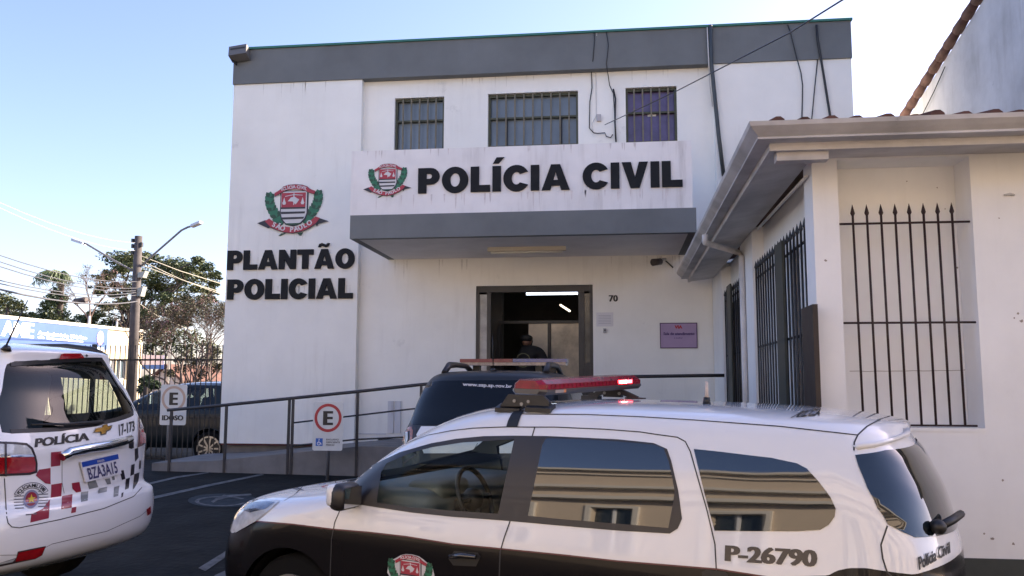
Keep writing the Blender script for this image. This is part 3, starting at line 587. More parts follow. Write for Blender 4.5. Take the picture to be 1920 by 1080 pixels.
# side wall: pillars stand proud of recessed bays
Yx = lambda px, py: onX(px, py, AX).y
b1 = (AY + .28, Yx(1414, 600)); p2 = (Yx(1414, 600), Yx(1391, 600)); b2 = (p2[1], Yx(1355, 600)); p3 = (b2[1], Yx(1337, 600)); b3 = (p3[1], YF - .001)
mb.box(AX, AX + .3, b1[1], p2[1], .2, ZW, WALL2); mb.box(AX, AX + .3, p3[0], p3[1], .2, ZW, WALL2)
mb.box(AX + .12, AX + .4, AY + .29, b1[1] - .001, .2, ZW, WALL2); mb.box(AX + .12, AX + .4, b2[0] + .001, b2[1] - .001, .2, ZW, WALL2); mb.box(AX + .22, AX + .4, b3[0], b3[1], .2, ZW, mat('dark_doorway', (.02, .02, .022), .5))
random.seed(9)
for px, py, s in ((1798, 430, 5), (1803, 456, 7), (1795, 502, 4), (1807, 540, 5), (1873, 409, 3), (1908, 588, 4), (1915, 602, 6), (1902, 596, 3), (1700, 340, 3), (1757, 352, 3), (1548, 489, 5), (1880, 900, 4), (1860, 1010, 6), (1900, 1020, 5), (1845, 1000, 4), (1772, 392, 3)):
    Yq = AY + (.279 if 1580 < px < 1815 else -.002); p = onY(px, py, Yq); r_ = s / F * AY * .6
    mb.add([(p.x + r_ * random.uniform(.4, 1.2) * math.cos(a), Yq - .001, p.z + r_ * random.uniform(.4, 1.2) * math.sin(a)) for a in np.linspace(0, 6.28, 8)[:-1]], [tuple(range(7))], mat('chipped_render', (.30, .26, .23), .9))
p, q = onY(1593, 697, AY + .279), onY(1818, 694, AY + .279); pts = [(p.x + (q.x - p.x) * t, p.z + (q.z - p.z) * t + random.uniform(-.004, .004)) for t in np.linspace(0, 1, 14)]
mb.add([(x, AY + .2775, z + d) for x, z in pts for d in (-.0015, .0025)], [(2 * i, 2 * i + 2, 2 * i + 3, 2 * i + 1) for i in range(13)], MT['chipped_render'])
mb.build('wall', an)
MB().box(AX - .012, 9.5, AY - .014, AY - .002, .1, onY(1850, 1047, AY).z, mat('dark_plinth_paint', (.035, .045, .045), .6, noise=.3, scale=4)).build('plinth', an)
MB().box(nx0 + .001, nx1 - .001, AY - .005, AY + .27, nz0 - .02, nz0 + .004, WALL2).build('window_sill', an)
# front grille
mb = MB(); yb = AY + .05; nb = 8; zr1, zr2, zb0 = onY(1690, 418, yb).z, onY(1700, 605, yb).z, nz0 + .02
for i in range(nb):
    a = onY(1598.5 + i * 26.6, 400, yb); b = onY(1621 + i * 27.1, 790, yb); ztp = onY(1690, 388, yb).z
    bx = b.x + (a.x - b.x) * 0; mb.tube([(a.x * .35 + b.x * .65, yb, zb0), (a.x, yb, ztp - .02)], .0085, IRONR, 6)
    mb.tube([(a.x, yb, ztp - .06), (a.x, yb, ztp - .04), (a.x, yb, ztp + .025)], [.008, .017, .001], IRONR, 4, smooth=False)
for z in (zr1, zr2): mb.tube([(nx0 - .005, yb, z), (nx1 + .01, yb, z)], .0085, IRONR, 6)
mb.tube([(nx0 + .3, yb, nz0 + .018), (nx1 - .03, yb, nz0 + .018)], .008, IRONR, 6)
mb.build('window_grille', an)
# side grilles
xg = AX + .03
def side_grille(pa, pb, n, top_a, top_b, mid_a, mid_b):
    mb = MB(); A, B = onX(*pa, xg), onX(*pb, xg); zt = (onX(*top_a, xg).z + onX(*top_b, xg).z) / 2; zr = (A.z + B.z) / 2; zm = (onX(*mid_a, xg).z + onX(*mid_b, xg).z) / 2
    for i in range(n):
        y = A.y + (B.y - A.y) * i / (n - 1); mb.tube([(xg, y, .55), (xg, y, zt - .02)], .010, IRON, 5); mb.tube([(xg, y, zt - .05), (xg, y, zt - .03), (xg, y, zt + .04)], [.008, .018, .001], IRON, 4, smooth=False)
    for z in (zr, zm): mb.tube([(xg + .02, A.y + .05, z), (xg + .02, B.y - .03, z)], .012, IRON, 5)
    mb.build('window_grille', an); return A, B, zt
A, B, zt3 = side_grille((1414, 521), (1517, 446), 20, (1414, 495), (1513, 418), (1420, 651), (1502, 628))
ya, yb2 = onX(1459, 600, xg - .04).y, onX(1472, 600, xg - .04).y; mb = MB(); mb.box(xg - .05, xg - .03, yb2, ya, .5, onX(1461, 456, xg - .04).z, mat('green_black_bar', (.03, .037, .032), .5)); mb.build('grille_post', an)
side_grille((1354, 569), (1386, 542), 11, (1354, 556), (1385, 525), (1357, 670), (1380, 660))
ya, yb2 = onX(1371, 600, xg).y, onX(1378, 600, xg).y; MB().box(xg - .05, xg - .03, yb2, ya, .5, onX(1373, 529, xg - .04).z, MT['green_black_bar']).build('grille_post', an)
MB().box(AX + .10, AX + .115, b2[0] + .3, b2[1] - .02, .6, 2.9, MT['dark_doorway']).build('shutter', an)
# leaning brown board
q0, q1 = onX(1531, 700, AX - .05), onX(1509, 700, AX - .05); zt4 = onX(1515, 578, AX - .02).z
mb = MB(); mb.box(AX - .06, AX - .025, q0.y, q1.y, gz(AX, AY), zt4, mat('brown_board', (.035, .022, .016), .6, noise=.4, scale=5)); mb.build('wooden_board', label='dark brown board standing upright against the annex side grille', cat='board')
# eaves: gutter, board, soffit (front and side), mitred corner
gx, gy = .80, AY - .66; zt5 = onY(1700, 218, gy).z; zl = onY(1700, 250, AY - .59).z
def eave(mb, prof, m):     # prof: list of (outward offset from wall, z); swept along the side wall then the front wall
    pts = []
    for o, z in prof: pts += [[(AX - o * .80, YF - .1, z - .07), (AX - o * .80, AY - o, z), (9.5, AY - o, z)]]
    n = len(pts); vs = [p for r_ in pts for p in r_]
    mb.add(vs, [(i * 3 + k, i * 3 + k + 1, ((i + 1) % n) * 3 + k + 1, ((i + 1) % n) * 3 + k) for i in range(n) for k in (0, 1)], m)
    mb.add([r_[0] for r_ in pts], [tuple(range(n))], m); mb.add([r_[2] for r_ in pts], [tuple(range(n))[::-1]], m)
ox = .97 - .33
mb = MB(); eave(mb, [(.66, zt5), (.97 - .30, zt5), (.97 - .31, zt5 - .028), (.62, zt5 - .055), (.575, zl + .012), (.59, zl + .006), (.59, zl - .006), (.44, zl - .006), (.44, zt5)], GUT)
mb.build('gutter', an)
mb = MB(); zf1, zf0 = onY(1700, 256, AY - .47).z, onY(1700, 275, AY - .47).z; eave(mb, [(.47, zf1), (.47, zf0), (.43, zf0), (.43, zf1)], GUT); mb.build('fascia_board', an)
mb = MB(); zs = zf0 + .012; eave(mb, [(.429, zs + .01), (.429, zs - .002), (-.001, ZW - .02), (-.001, ZW + .0)], GUT); mb.build('soffit', an)
mb = MB(); qa, qb = onY(1456, 281, AY - .42), onY(1530, 299, AY - .42); mb.box(qa.x, AX + .02, AY - .42, AY - .33, qb.z, zs - .003, GUT); mb.box(AX - .05, AX + .001, AY - .329, AY - .001, ZW - .06, ZW - .025, GUT); mb.build('eaves_beam', an)
# roof tiles
mb = MB(); y0 = AY - .60; zr0 = zt5 - .05; sl = .22; hx = AX - .50
mb.add([(hx, AY - .58, zr0), (9.5, AY - .58, zr0), (9.5, YF - .3, zr0 + sl * 5.5), (hx + 3.4, YF - 3.6, zr0 + sl * 3.4)], [(0, 1, 2, 3)], TILE); mb.add([(hx, AY - .58, zr0), (hx + 3.4, YF - 3.6, zr0 + sl * 3.4), (hx + 3.4, YF, zr0 + sl * 3.4), (hx, YF - .12, zr0)], [(0, 1, 2, 3)], TILE)
random.seed(5); x = hx + .16; k = 0
while x < 5.5:
    L = min(3.2, x - hx + .1); r_ = random.uniform(.032, .042); zz = zr0 + .047 + random.uniform(-.006, .012)
    mb.tube([(x + random.uniform(-.008, .008), AY - .60 + random.uniform(0, .012), zz), (x, AY - .63 + L, zz + sl * L)], [r_ * 1.25, r_], TILE, 10); x += random.uniform(.135, .19)
mb.build('roof', an)
# annex downpipe
mb = MB(); a = onX(1322, 440, AX - .50); b = onX(1322, 455, AX - .50); c = onX(1386, 474, AX - .03); d = onX(1390, 480, AX - .035)
mb.tube([a, b, c, d, (AX - .035, d.y, .4)], .032, PIPEW, 8); mb.build('downpipe', label='white pipe slanting from the annex gutter down to a pillar', cat='pipe')
mb = MB(); mb.tube([onX(1420, 430, AX - .02), onX(1512, 331, AX - .02)], .014, PIPEW, 6); mb.build('conduit', label='thin pale conduit under the annex soffit', cat='pipe')
# rail end and hook on the wall
mb = MB(); p = onY(1890, 366, AY); mb.tube([p + Vector((-.03, -.01, 0)), p + Vector((0, -.03, .004)), p + Vector((.035, -.01, 0))], .008, PIPEW, 6); mb.build('wall_hook', label='small pale hook high on the annex front wall', cat='hook')

# ================================================================== gable house on the far right
GX = 4.6; a, b = onX(1703, 213, GX), onX(1838, 0, GX); gs = (b.z - a.z) / (b.y - a.y)
print('gable', a, b, gs)
gh = thing('gable_house', 'tall weathered house with a bluish gable and terracotta tiled edge at the far right', 'house', (GX, a.y, .4))
far = a + (a - b) * .15; near = b + (b - a) * .55
WB = mat('weathered_bluish_wall', (.58, .59, .61), .9, noise=.3, scale=1.5, streak=.5, spots=.75, bump=.2)
mb = MB(); v = [(GX, far.y, .3), (GX, far.y, far.z - .06), (GX, near.y, near.z - .06), (GX, near.y, .3)]; v2 = [(GX + 8, y, z) for _, y, z in v]
mb.add(v + v2, [(0, 1, 2, 3), (7, 6, 5, 4), (0, 4, 5, 1), (3, 2, 6, 7)], WB); mb.build('wall', gh)
mb = MB(); v = [(GX - .06, far.y, far.z), (GX - .06, near.y, near.z)]; u = Vector((0, near.y - far.y, near.z - far.z)); L = u.length; u.normalize(); nn = Vector((0, -u.z, u.y)) * (1 if u.y > 0 else -1)
mb.bar(Vector((GX + 4, far.y, far.z)), Vector((GX + 4, near.y, near.z)), 8.2, .05, TILE, (1, 0, 0)); 
random.seed(3); t = 0; k = 0
while t < L:
    c = Vector((GX - .03, far.y, far.z)) + u * t; c.z += .02
    d = min(.42, L - t); mb.tube([c, c + u * d], [.075, .055], TILE, 8); t += random.uniform(.30, .36)
mb.build('roof', gh)
cable('gable_wire', [onX(1772, 125, GX - .03), onX(1752, 170, GX - .03), onX(1731, 212, GX - .03), onX(1700, 270, GX - .03)], .012, BLACK, 'thin dark wire on the bluish gable wall')
# ================================================================== fence on the left
YFn = 13.05; fe = thing('bar_fence', 'dark vertical bar fence between the ramp and the street on the left', 'fence', (-9, YFn, gz(-9, YFn)))
mb = MB(); x = onY(414, 750, YFn).x; k = 0
while x > -15.5:
    mb.box(x - .006, x + .006, YFn - .006, YFn + .006, .45, 2.44, IRON); x -= .0885
for z in (.62, 1.28, 2.2): mb.box(-15.5, XL - .01, YFn + .009, YFn + .025, z - .015, z + .015, IRON)
mb.build('bars', fe)
for X in (-6.27, -8.6, -11, -13.4): MB().box(X - .03, X + .03, YFn + .026, YFn + .086, .3, 2.46, IRON).build('post', fe)
# ================================================================== utility pole
YP = 27; mp = mat('weathered_pole', (.10, .085, .08), .9, noise=.4, scale=3); pb, pt = onY(246, 740, YP), onY(260, 443, YP)
up_ = thing('utility_pole', 'weathered utility pole with two street lamp arms behind the white police SUV', 'utility pole', (pb.x, YP, .3))
MB().tube([(pb.x, YP, .3), (pt.x, YP, pt.z)], [.19, .125], mp, 12).build('pole', up_)
pa = mat('lamp_arm', (.22, .21, .21), .5, .3); lh = mat('lamp_head', (.55, .55, .56), .4)
def PP(x, y, d=0): return onY(x, y, YP + d)
for pts, hd in (([PP(258, 512), PP(218, 491), PP(163, 458), PP(155, 455)], (PP(137, 450), PP(158, 457))), ([PP(258, 505), PP(285, 480), PP(340, 432), PP(352, 426), PP(362, 423)], (PP(360, 424), PP(377, 417)))):
    a = MB().tube(pts, .035, pa, 6).build('lamp_arm', up_); u, v = hd; MB().obox((u + v) / 2, (v - u) / 2, (0, .12, 0), (0, .01, .045), lh).build('lamp_head', a)
for y in (452, 462, 474): MB().box(PP(251, y).x - .04, PP(251, y).x + .04, YP - .1, YP, PP(251, y).z - .07, PP(251, y).z + .07, BLACK).build('insulator', up_)
mb = MB(); mb.box(PP(267, 459).x - .04, PP(267, 459).x + .04, YP - .1, YP, PP(267, 459).z - .07, PP(267, 459).z + .07, BLACK); mb.build('insulator', up_)
bxm = mat('pale_pole_box', (.33, .34, .31), .6)
for (x0, y0, x1, y1) in ((263, 509, 276, 521), (262, 538, 272, 556)):
    a, b = PP(x0, y0), PP(x1, y1); mb = MB(); mb.add([(a.x, YP - .15, a.z - .06), (a.x, YP - .15, b.z), (b.x - .08, YP - .15, b.z), (b.x, YP - .15, a.z)] + [(a.x, YP + .1, a.z - .06), (a.x, YP + .1, b.z), (b.x - .08, YP + .1, b.z), (b.x, YP + .1, a.z)], [(0, 1, 2, 3), (7, 6, 5, 4), (0, 4, 5, 1), (3, 2, 6, 7), (0, 3, 7, 4), (1, 5, 6, 2)], bxm); mb.build('box', up_)
wires = [((0, 479), (-4, 18), (258, 528)), ((0, 491), (-4, 18), (258, 540)), ((0, 500), (0, 18), (258, 545)), ((0, 526), (0, 18), (258, 548)), ((0, 532), (0, 18), (258, 553)), ((0, 543), (0, 18), (258, 565)), ((0, 380), (0, 18), (255, 455)), ((0, 390), (0, 18), (255, 470))]
GW = 'overhead wires left of the utility pole'
wm = mat('wire_grey', (.10, .10, .11), .6); wm2 = mat('wire_pale', (.62, .64, .67), .6)
for i, (a, _, b) in enumerate(wires):
    p = onY(*a, 15); q = onY(*b, YP); pts = [p + (q - p) * t - Vector((0, 0, .35 * 4 * t * (1 - t) * .5)) for t in np.linspace(-.15, 1, 10)]
    MB().tube(pts, .02 if i == 5 else (.004 if i > 5 else .011), wm2 if i > 5 else wm, 5).build('overhead_wire', label=('thick dark overhead wire, lowest of those left of the pole' if i == 5 else 'thin overhead wire running left from the utility pole'), cat='wire', group=None if i == 5 else GW)
for i, (y0, x1, y1) in enumerate(((479, 410, 530), (488, 412, 552), (496, 408, 545), (570, 330, 610))):
    MB().tube([onY(262, y0, YP), onY((262 + x1) / 2, (y0 + y1) / 2 + 3, YP + 4), onY(x1 + 30, y1 + 10, YP + 9)], .018, mat('wire_lit', (.32, .30, .24), .6), 5).build('overhead_wire', label='thin pale overhead wire running right from the utility pole', cat='wire', group='overhead wires right of the utility pole')
mb = MB(); c = onY(150, 565, 24); mb.tube([c + Vector((-.17, 0, 0)), c + Vector((.22, 0, .03))], [.09, .1], mat('splice_case', (.07, .05, .045), .6), 10); mb.tube([c + Vector((-.2, 0, 0)), c + Vector((-.16, 0, .0))], [.06, .09], BLACK, 8); mb.build('splice_case', label='dark brown cable splice case hanging on the wires left of the pole', cat='cable box')
# ================================================================== clinic building
A, B = onY(0, 595, 27.5), onY(268, 626, 36.0); A.z = B.z = (A.z + B.z) / 2; d = (B - A); d.z = 0; d.normalize(); A0 = A - d * 9; nrm = Vector((d.y, -d.x, 0))
ZA = A.z; cl = thing('clinic_building', 'sunlit cream low building with a long blue AME signboard', 'building', ((A0.x + B.x) / 2, (A0.y + B.y) / 2, .3))
CRM = mat('sunlit_cream_wall', (.74, .62, .42), .85, noise=.08, scale=1); fw = lambda a, z, q: tuple(A0 + d * a + Vector((0, 0, z - ZA)) - nrm * q)
def clx(px, py):    # pixel on the clinic front -> (a, z)
    r_ = ray(px, py); t = (A0 - C0).dot(nrm) / r_.dot(nrm); p = C0 + r_ * t; return (p - A0).dot(d), p.z
L = (B - A0).length; wins = []
for x0, x1 in ((102, 122), (124, 150), (206, 216), (219, 238)):
    a, z = clx(x0, 673); a2, z2 = clx(x1, 704 if x0 < 160 else 712); wins.append((a, a2, z2, z))
w0 = clx(20, 690)[0]
for k in range(3): wins.append((wins[0][0] - 3.2 * (k + 1), wins[0][0] - 3.2 * (k + 1) + 1.4, wins[0][2], wins[0][3]))
mb = MB(); wall_grid(mb, 0, L, .2, ZA, wins, fw, .25, CRM)
q = Vector(fw(L, ZA, 0)); q2 = q - nrm * 12; mb.add([q, q2, (q2.x, q2.y, .2), (q.x, q.y, .2)], [(0, 1, 2, 3)], CRM); mb.build('wall', cl)
mb = MB(); mb.add([fw(-.1, ZA + .01, -.08), fw(L + .1, ZA + .01, -.08), fw(L + .1, ZA + .01, 12), fw(-.1, ZA + .01, 12), fw(-.1, ZA + .13, -.08), fw(L + .1, ZA + .13, -.08), fw(L + .1, ZA + .13, 12), fw(-.1, ZA + .13, 12)], [(0, 1, 2, 3), (4, 7, 6, 5), (0, 4, 5, 1), (1, 5, 6, 2), (2, 6, 7, 3)], mat('clinic_coping', (.70, .68, .58), .8)); mb.build('roof', cl)
for a, a2, z, z2 in wins:
    mb = MB(); t = .06
    def fb(x0, x1, za, zb_, m, q=.10, q2=.16, mb=None):
        mb.add([fw(x0, za, q), fw(x1, za, q), fw(x1, zb_, q), fw(x0, zb_, q)] + [fw(x0, za, q2), fw(x1, za, q2), fw(x1, zb_, q2), fw(x0, zb_, q2)], [(0, 1, 2, 3), (7, 6, 5, 4), (0, 4, 5, 1), (1, 5, 6, 2), (2, 6, 7, 3), (3, 7, 4, 0)], m)
    fb(a, a + t, z, z2, WHITE, mb=mb); fb(a2 - t, a2, z, z2, WHITE, mb=mb); fb(a + t, a2 - t, z, z + t, WHITE, mb=mb); fb(a + t, a2 - t, z2 - t, z2, WHITE, mb=mb); fb((a + a2) / 2 - t / 2, (a + a2) / 2 + t / 2, z + t, z2 - t, WHITE, mb=mb)
    f = mb.build('window', cl); mb = MB(); fb(a + t, a2 - t, z + t, z2 - t, mat('clinic_pane', (.08, .11, .13), .1), .17, .18, mb=mb); mb.build('pane', f)
s0, s1 = clx(-40, 600)[0] - 5, clx(196, 640)[0]; st_, sb = clx(100, 610)[1] + .04, clx(190, 656)[1]
CB = mat('clinic_blue', (.045, .115, .34), .6, noise=.1, scale=2); mb = MB()
def sgf(u, v, h): return fw(u, v, -.09 - h)
mb.plate([(s0, sb), (s1, sb), (s1, st_), (s0, st_)], sgf, .05, CB); sb_ = mb.build('signboard', cl)
mb = MB(); WL = mat('clinic_white_letters', (.8, .82, .86), .6)
a0, z0 = clx(-4, 629); a1, z1 = clx(57, 603)
text_in(mb, 'AME', lambda u, v, h: sgf(a0 + (a1 - a0) * u, z0 + (clx(30, 604)[1] - z0) * v, .06 + h), WL, .07)
for i, (s, x1, y0, y1) in enumerate((('Ambulatório Médico', 157, 620, 627), ('de Especialidades', 150, 629, 634))):
    b0, zz0 = clx(64, y1); b1 = clx(x1, y1)[0]; zz1 = clx(64, y0)[1]
    text_in(mb, s, lambda u, v, h: sgf(b0 + (b1 - b0) * u, zz0 + (zz1 - zz0) * v - .05 * u, .06 + h), WL, .05)
mb.build('lettering', sb_); mb = MB()
cx, cz = clx(182, 634); mb.plate(circ(cx, cz, .22, 14, .3), sgf, .01, mat('crest_pink', (.6, .35, .4), .6), (), .055); mb.plate([(cx - .25, cz - .5), (cx + .25, cz - .5), (cx + .25, cz - .38), (cx - .25, cz - .38)], sgf, .01, WL, (), .055)
mb.build('crest', sb_)
# vertical conduits on the clinic roof edge
for px in (178, 230, 268):
    mb = MB(); a, z = clx(px, 625); p = Vector(fw(a, ZA, .3)); mb.tube([p, p + Vector((0, 0, .5))], .04, PIPEW, 6); mb.build('vent_pipe', cl)
# second signboard and far houses
bs = thing('street_signboard', 'small white and blue signboard on two pale posts beyond the fence', 'signboard', onY(286, 720, 38))
a, b = onY(267, 666, 38), onY(305, 692, 38); zm = onY(286, 684, 38).z
MB().box(a.x, b.x, 38, 38.1, zm, a.z, mat('pinkish_white', (.75, .66, .78), .6)).build('upper_panel', bs); MB().box(a.x, b.x, 38, 38.1, b.z, zm - .002, BLUE).build('lower_panel', bs)
for px in (279, 313): x = onY(px, 700, 38).x; MB().box(x - .06, x + .06, 38.11, 38.2, .2, a.z + (.5 if px > 300 else 0), PIPEW).build('post', bs)
def house(name, label, x0, x1, ye, yr, Y, wallm, roofm, depth=7, gable=False):
    a, b = onY(x0, ye, Y), onY(x1, ye, Y); ze = (a.z + b.z) / 2; zr = onY((x0 + x1) / 2, yr, Y + (0 if gable else depth / 2)).z
    t = thing(name, label, 'house', ((a.x + b.x) / 2, Y, .3)); mb = MB()
    if gable:
        m_ = (a.x + b.x) / 2; v = [(a.x, Y, .2), (b.x, Y, .2), (b.x, Y, ze), (m_, Y, zr), (a.x, Y, ze)]; v2 = [(p[0], Y + depth, p[2]) for p in v]
        mb.add(v + v2, [(0, 1, 2, 3, 4), (9, 8, 7, 6, 5), (1, 6, 7, 2), (0, 4, 9, 5)], wallm); mb.build('wall', t)
        mb = MB(); e = .25; mb.bar((a.x - e, Y + depth / 2, ze - .1), (m_, Y + depth / 2, zr + .06), depth + .5, .12, roofm, (0, 0, 1)); mb.bar((b.x + e, Y + depth / 2, ze - .1), (m_, Y + depth / 2, zr + .06), depth + .5, .12, roofm, (0, 0, 1)); mb.build('roof', t)
    else:
        mb.box(a.x, b.x, Y, Y + depth, .2, ze, wallm); mb.build('wall', t)
        mb = MB(); e = .4; v = [(a.x - e, Y - e, ze - .05), (b.x + e, Y - e, ze - .05), (b.x + e, Y + depth + e, ze - .05), (a.x - e, Y + depth + e, ze - .05), (a.x + 1, Y + depth / 2, zr), (b.x - 1, Y + depth / 2, zr)]
        mb.add(v, [(0, 1, 5, 4), (1, 2, 5), (2, 3, 4, 5), (3, 0, 4), (3, 2, 1, 0)], roofm); mb.build('roof', t)
    for k in range(2):
        xx = a.x + (b.x - a.x) * (.3 + .4 * k); MB().box(xx - .4, xx + .4, Y - .03, Y - .001, ze - 1.6, ze - .7, mat('dark_far_window', (.05, .05, .06), .2)).build('window', t)
FR = mat('far_orange_roof', (.15, .07, .05), .9, noise=.4, scale=2); FW = mat('far_pink_wall', (.74, .62, .55), .9)
house('far_house', 'far pinkish house with a slanting pale gable behind the small signboard', 287, 338, 712, 686, 46, FW, FR, 8, True)
house('far_house', 'far low house with an orange tiled roof behind the flowering tree', 338, 372, 703, 690, 50, FW, FR)
house('far_house', 'far house with a dark red hipped roof against the station corner', 376, 440, 700, 668, 54, FW, mat('far_dark_roof', (.14, .06, .05), .9, noise=.4, scale=2))

# ================================================================== trees
def leafmat(name, c, c2):
    if name in MT: return MT[name]
    m = bpy.data.materials.new(name); m.use_nodes = True; n = m.node_tree; b = n.nodes['Principled BSDF']; MT[name] = m
    tc = n.nodes.new('ShaderNodeTexCoord'); nz = n.nodes.new('ShaderNodeTexNoise'); nz.inputs['Scale'].default_value = 1.3; nz.inputs['Detail'].default_value = 6; n.links.new(tc.outputs['Object'], nz.inputs[0])
    mx = n.nodes.new('ShaderNodeMix'); mx.data_type = 'RGBA'; mx.inputs[6].default_value = c + (1,); mx.inputs[7].default_value = c2 + (1,); mr = n.nodes.new('ShaderNodeMapRange'); mr.inputs[1].default_value = .35; mr.inputs[2].default_value = .65
    n.links.new(nz.outputs[0], mr.inputs[0]); n.links.new(mr.outputs[0], mx.inputs[0]); n.links.new(mx.outputs[2], b.inputs['Base Color']); b.inputs['Roughness'].default_value = .6
    b.inputs['Subsurface Weight'].default_value = 0; return m
BARK = mat('bark', (.09, .07, .06), .95, noise=.5, scale=4)
def leaves(mb, c, r, n, size, m, flat=1.0, droop=0):
    for _ in range(n):
        while True:
            p = Vector((random.uniform(-1, 1), random.uniform(-1, 1), random.uniform(-1, 1)))
            if p.length <= 1: break
        p = p * (.35 + .65 * p.length); q = Vector(c) + Vector((p.x * r, p.y * r, p.z * r * flat))
        s = size * random.uniform(.6, 1.4); u = Vector((random.gauss(0, 1), random.gauss(0, 1), random.gauss(0, 1) * .6 - droop)).normalized(); v = u.cross(Vector((random.gauss(0, 1), random.gauss(0, 1), random.gauss(0, 1)))).normalized()
        mb.add([q - u * s, q - v * s * .45, q + u * s, q + v * s * .45], [(0, 1, 2, 3)], m)
def limb(mb, a, b, r0, r1, jit=.12, n=5):
    a, b = Vector(a), Vector(b); L = (b - a).length; pts = [a + (b - a) * (i / n) + Vector((random.uniform(-1, 1), random.uniform(-1, 1), random.uniform(-1, 1))) * L * jit * (0 if i in (0, n) else .4) for i in range(n + 1)]
    mb.tube(pts, [r0 + (r1 - r0) * i / n for i in range(n + 1)], BARK, 6, False); return pts
random.seed(11)
# big spreading tree
YT = 52; T = lambda x, y, dy=0: onY(x, y, YT + dy); bt = thing('spreading_tree', 'large dark green spreading tree behind the utility pole', 'tree', (T(243, 700).x, YT, .3))
LG = leafmat('dark_leaves', (.030, .056, .018), (.115, .125, .040)); mt_ = MB(); ml = MB(); base = Vector((T(243, 700).x, YT, .3)); fork = T(246, 610)
limb(mt_, base, fork, .32, .24, .05)
cl_ = [(222, 487, 26), (248, 484, 20), (275, 483, 18), (240, 497, 22), (300, 492, 24), (330, 497, 24), (355, 505, 22), (318, 510, 28), (350, 520, 24), (380, 518, 16), (205, 515, 13), (195, 522, 12), (225, 505, 14), (190, 538, 12), (215, 535, 10), (280, 515, 22), (285, 532, 20), (300, 540, 22), (330, 538, 22), (370, 540, 16), (392, 545, 13), (240, 540, 16), (215, 552, 12), (185, 548, 9), (275, 555, 18), (310, 560, 20), (345, 560, 18), (230, 570, 18), (200, 575, 14), (180, 590, 16), (245, 585, 20), (280, 585, 20), (320, 585, 18), (360, 575, 14), (388, 500, 14), (402, 515, 12), (372, 488, 12), (400, 532, 12), (385, 560, 14), (165, 600, 15), (210, 605, 18), (260, 610, 20), (300, 612, 20), (340, 605, 16), (395, 560, 9)]
for i, (x, y, r) in enumerate(cl_):
    dy = random.uniform(-2.5, 2.5); c = T(x, y, dy); R = r / F * (YT + dy) * 1.2
    if i % 2 == 0: limb(mt_, fork + (c - fork) * .0 + Vector((random.uniform(-.3, .3), random.uniform(-.3, .3), 0)), c, .10, .03, .25, 6)
    leaves(ml, c, R, int(120 + r * 20), .10, LG, .6)
    for _ in range(3): 
        e = c + Vector((random.uniform(-1, 1), random.uniform(-1, 1), random.uniform(-.5, .3))) * R * 1.2; limb(mt_, c, e, .025, .01, .2, 3); leaves(ml, e, R * .4, 35, .09, LG, .6)
mt_.build('trunk', bt); ml.build('crown', bt)
# palm-like ivy covered tree
random.seed(4); T2 = lambda x, y, dy=0: onY(x, y, 46 + dy); pt_ = thing('palm_tree', 'shaggy pale green palm wrapped in climbing leaves above the blue signboard', 'tree', (T2(112, 700).x, 46, .3)); mt_ = MB(); ml = MB()
limb(mt_, (T2(114, 700).x, 46, .3), T2(116, 530), .2, .15, .02); LP = leafmat('palm_leaves', (.09, .13, .05), (.16, .19, .10)); LD = leafmat('ivy_leaves', (.02, .04, .018), (.06, .09, .03))
for _ in range(46):
    c = T2(112 + random.uniform(-5, 5), 520 + random.uniform(-6, 8)); a = random.uniform(0, 6.28); L = random.uniform(.7, 1.25); dx = Vector((math.cos(a) - .35, math.sin(a), 0)); pts = [c + dx * L * t + Vector((0, 0, .45 * math.sin(t * 2.2) - .65 * t * t)) for t in (0, .25, .5, .75, 1)]
    mt_.tube(pts, [.03, .025, .02, .015, .008], LP, 4, False)
    for p, q in zip(pts, pts[1:]):
        for k in range(7):
            r_ = p + (q - p) * (k / 7); s = random.choice((-1, 1)); u = Vector((random.uniform(-.2, .2), random.uniform(-.2, .2), -.32 * random.uniform(.6, 1.3))) + dx.cross(Vector((0, 0, 1))) * s * .12; v = (q - p).normalized() * .03; ml.add([r_ - v, r_ + v, r_ + u], [(0, 1, 2)], LP)
for x, y, r in ((98, 562, 16), (105, 550, 14), (88, 575, 16), (108, 575, 18), (80, 590, 16), (100, 592, 20), (118, 590, 16), (70, 600, 12), (120, 560, 10), (110, 605, 18), (85, 608, 18)):
    leaves(ml, T2(x, y, random.uniform(-.6, .6)), r / F * 46, 340, .085, LD if r < 18 else LG, 1.0, .6)
mt_.build('trunk', pt_); ml.build('crown', pt_)
# other trees: round clumps
def clumptree(name, label, Y, base_px, clumps, m, size, seed, dens=13, cat='tree', flat=.8, group=None):
    random.seed(seed); X = onY(base_px, 700, Y).x; t = thing(name, label, cat, (X, Y, .3), group); mt_ = MB(); ml = MB(); top = onY(base_px, clumps[0][1] + 10, Y); limb(mt_, (X, Y, .3), top, .16, .08, .05)
    for x, y, r in clumps:
        dy = random.uniform(-1, 1); c = onY(x, y, Y + dy); R = r / F * Y; limb(mt_, top - Vector((0, 0, .8)), c, .05, .02, .2, 4); leaves(ml, c, R, int(40 + r * dens), size, m, flat)
    mt_.build('trunk', t); ml.build('crown', t)
LO = leafmat('olive_leaves', (.05, .065, .02), (.13, .14, .045))
clumptree('leafy_tree', 'olive green tree at the left edge above the blue signboard', 50, 15, [(10, 560, 20), (0, 570, 22), (28, 570, 16), (15, 585, 20), (40, 578, 12), (-20, 575, 30), (45, 592, 10), (30, 592, 14)], LO, .10, 21)
clumptree('leafy_tree', 'dark bushy tree filling the gap between the palm and the spreading tree', 58, 165, [(150, 596, 12), (170, 606, 16), (60, 590, 8), (55, 600, 8), (135, 604, 10), (185, 612, 14), (140, 612, 12)], LD, .11, 22)
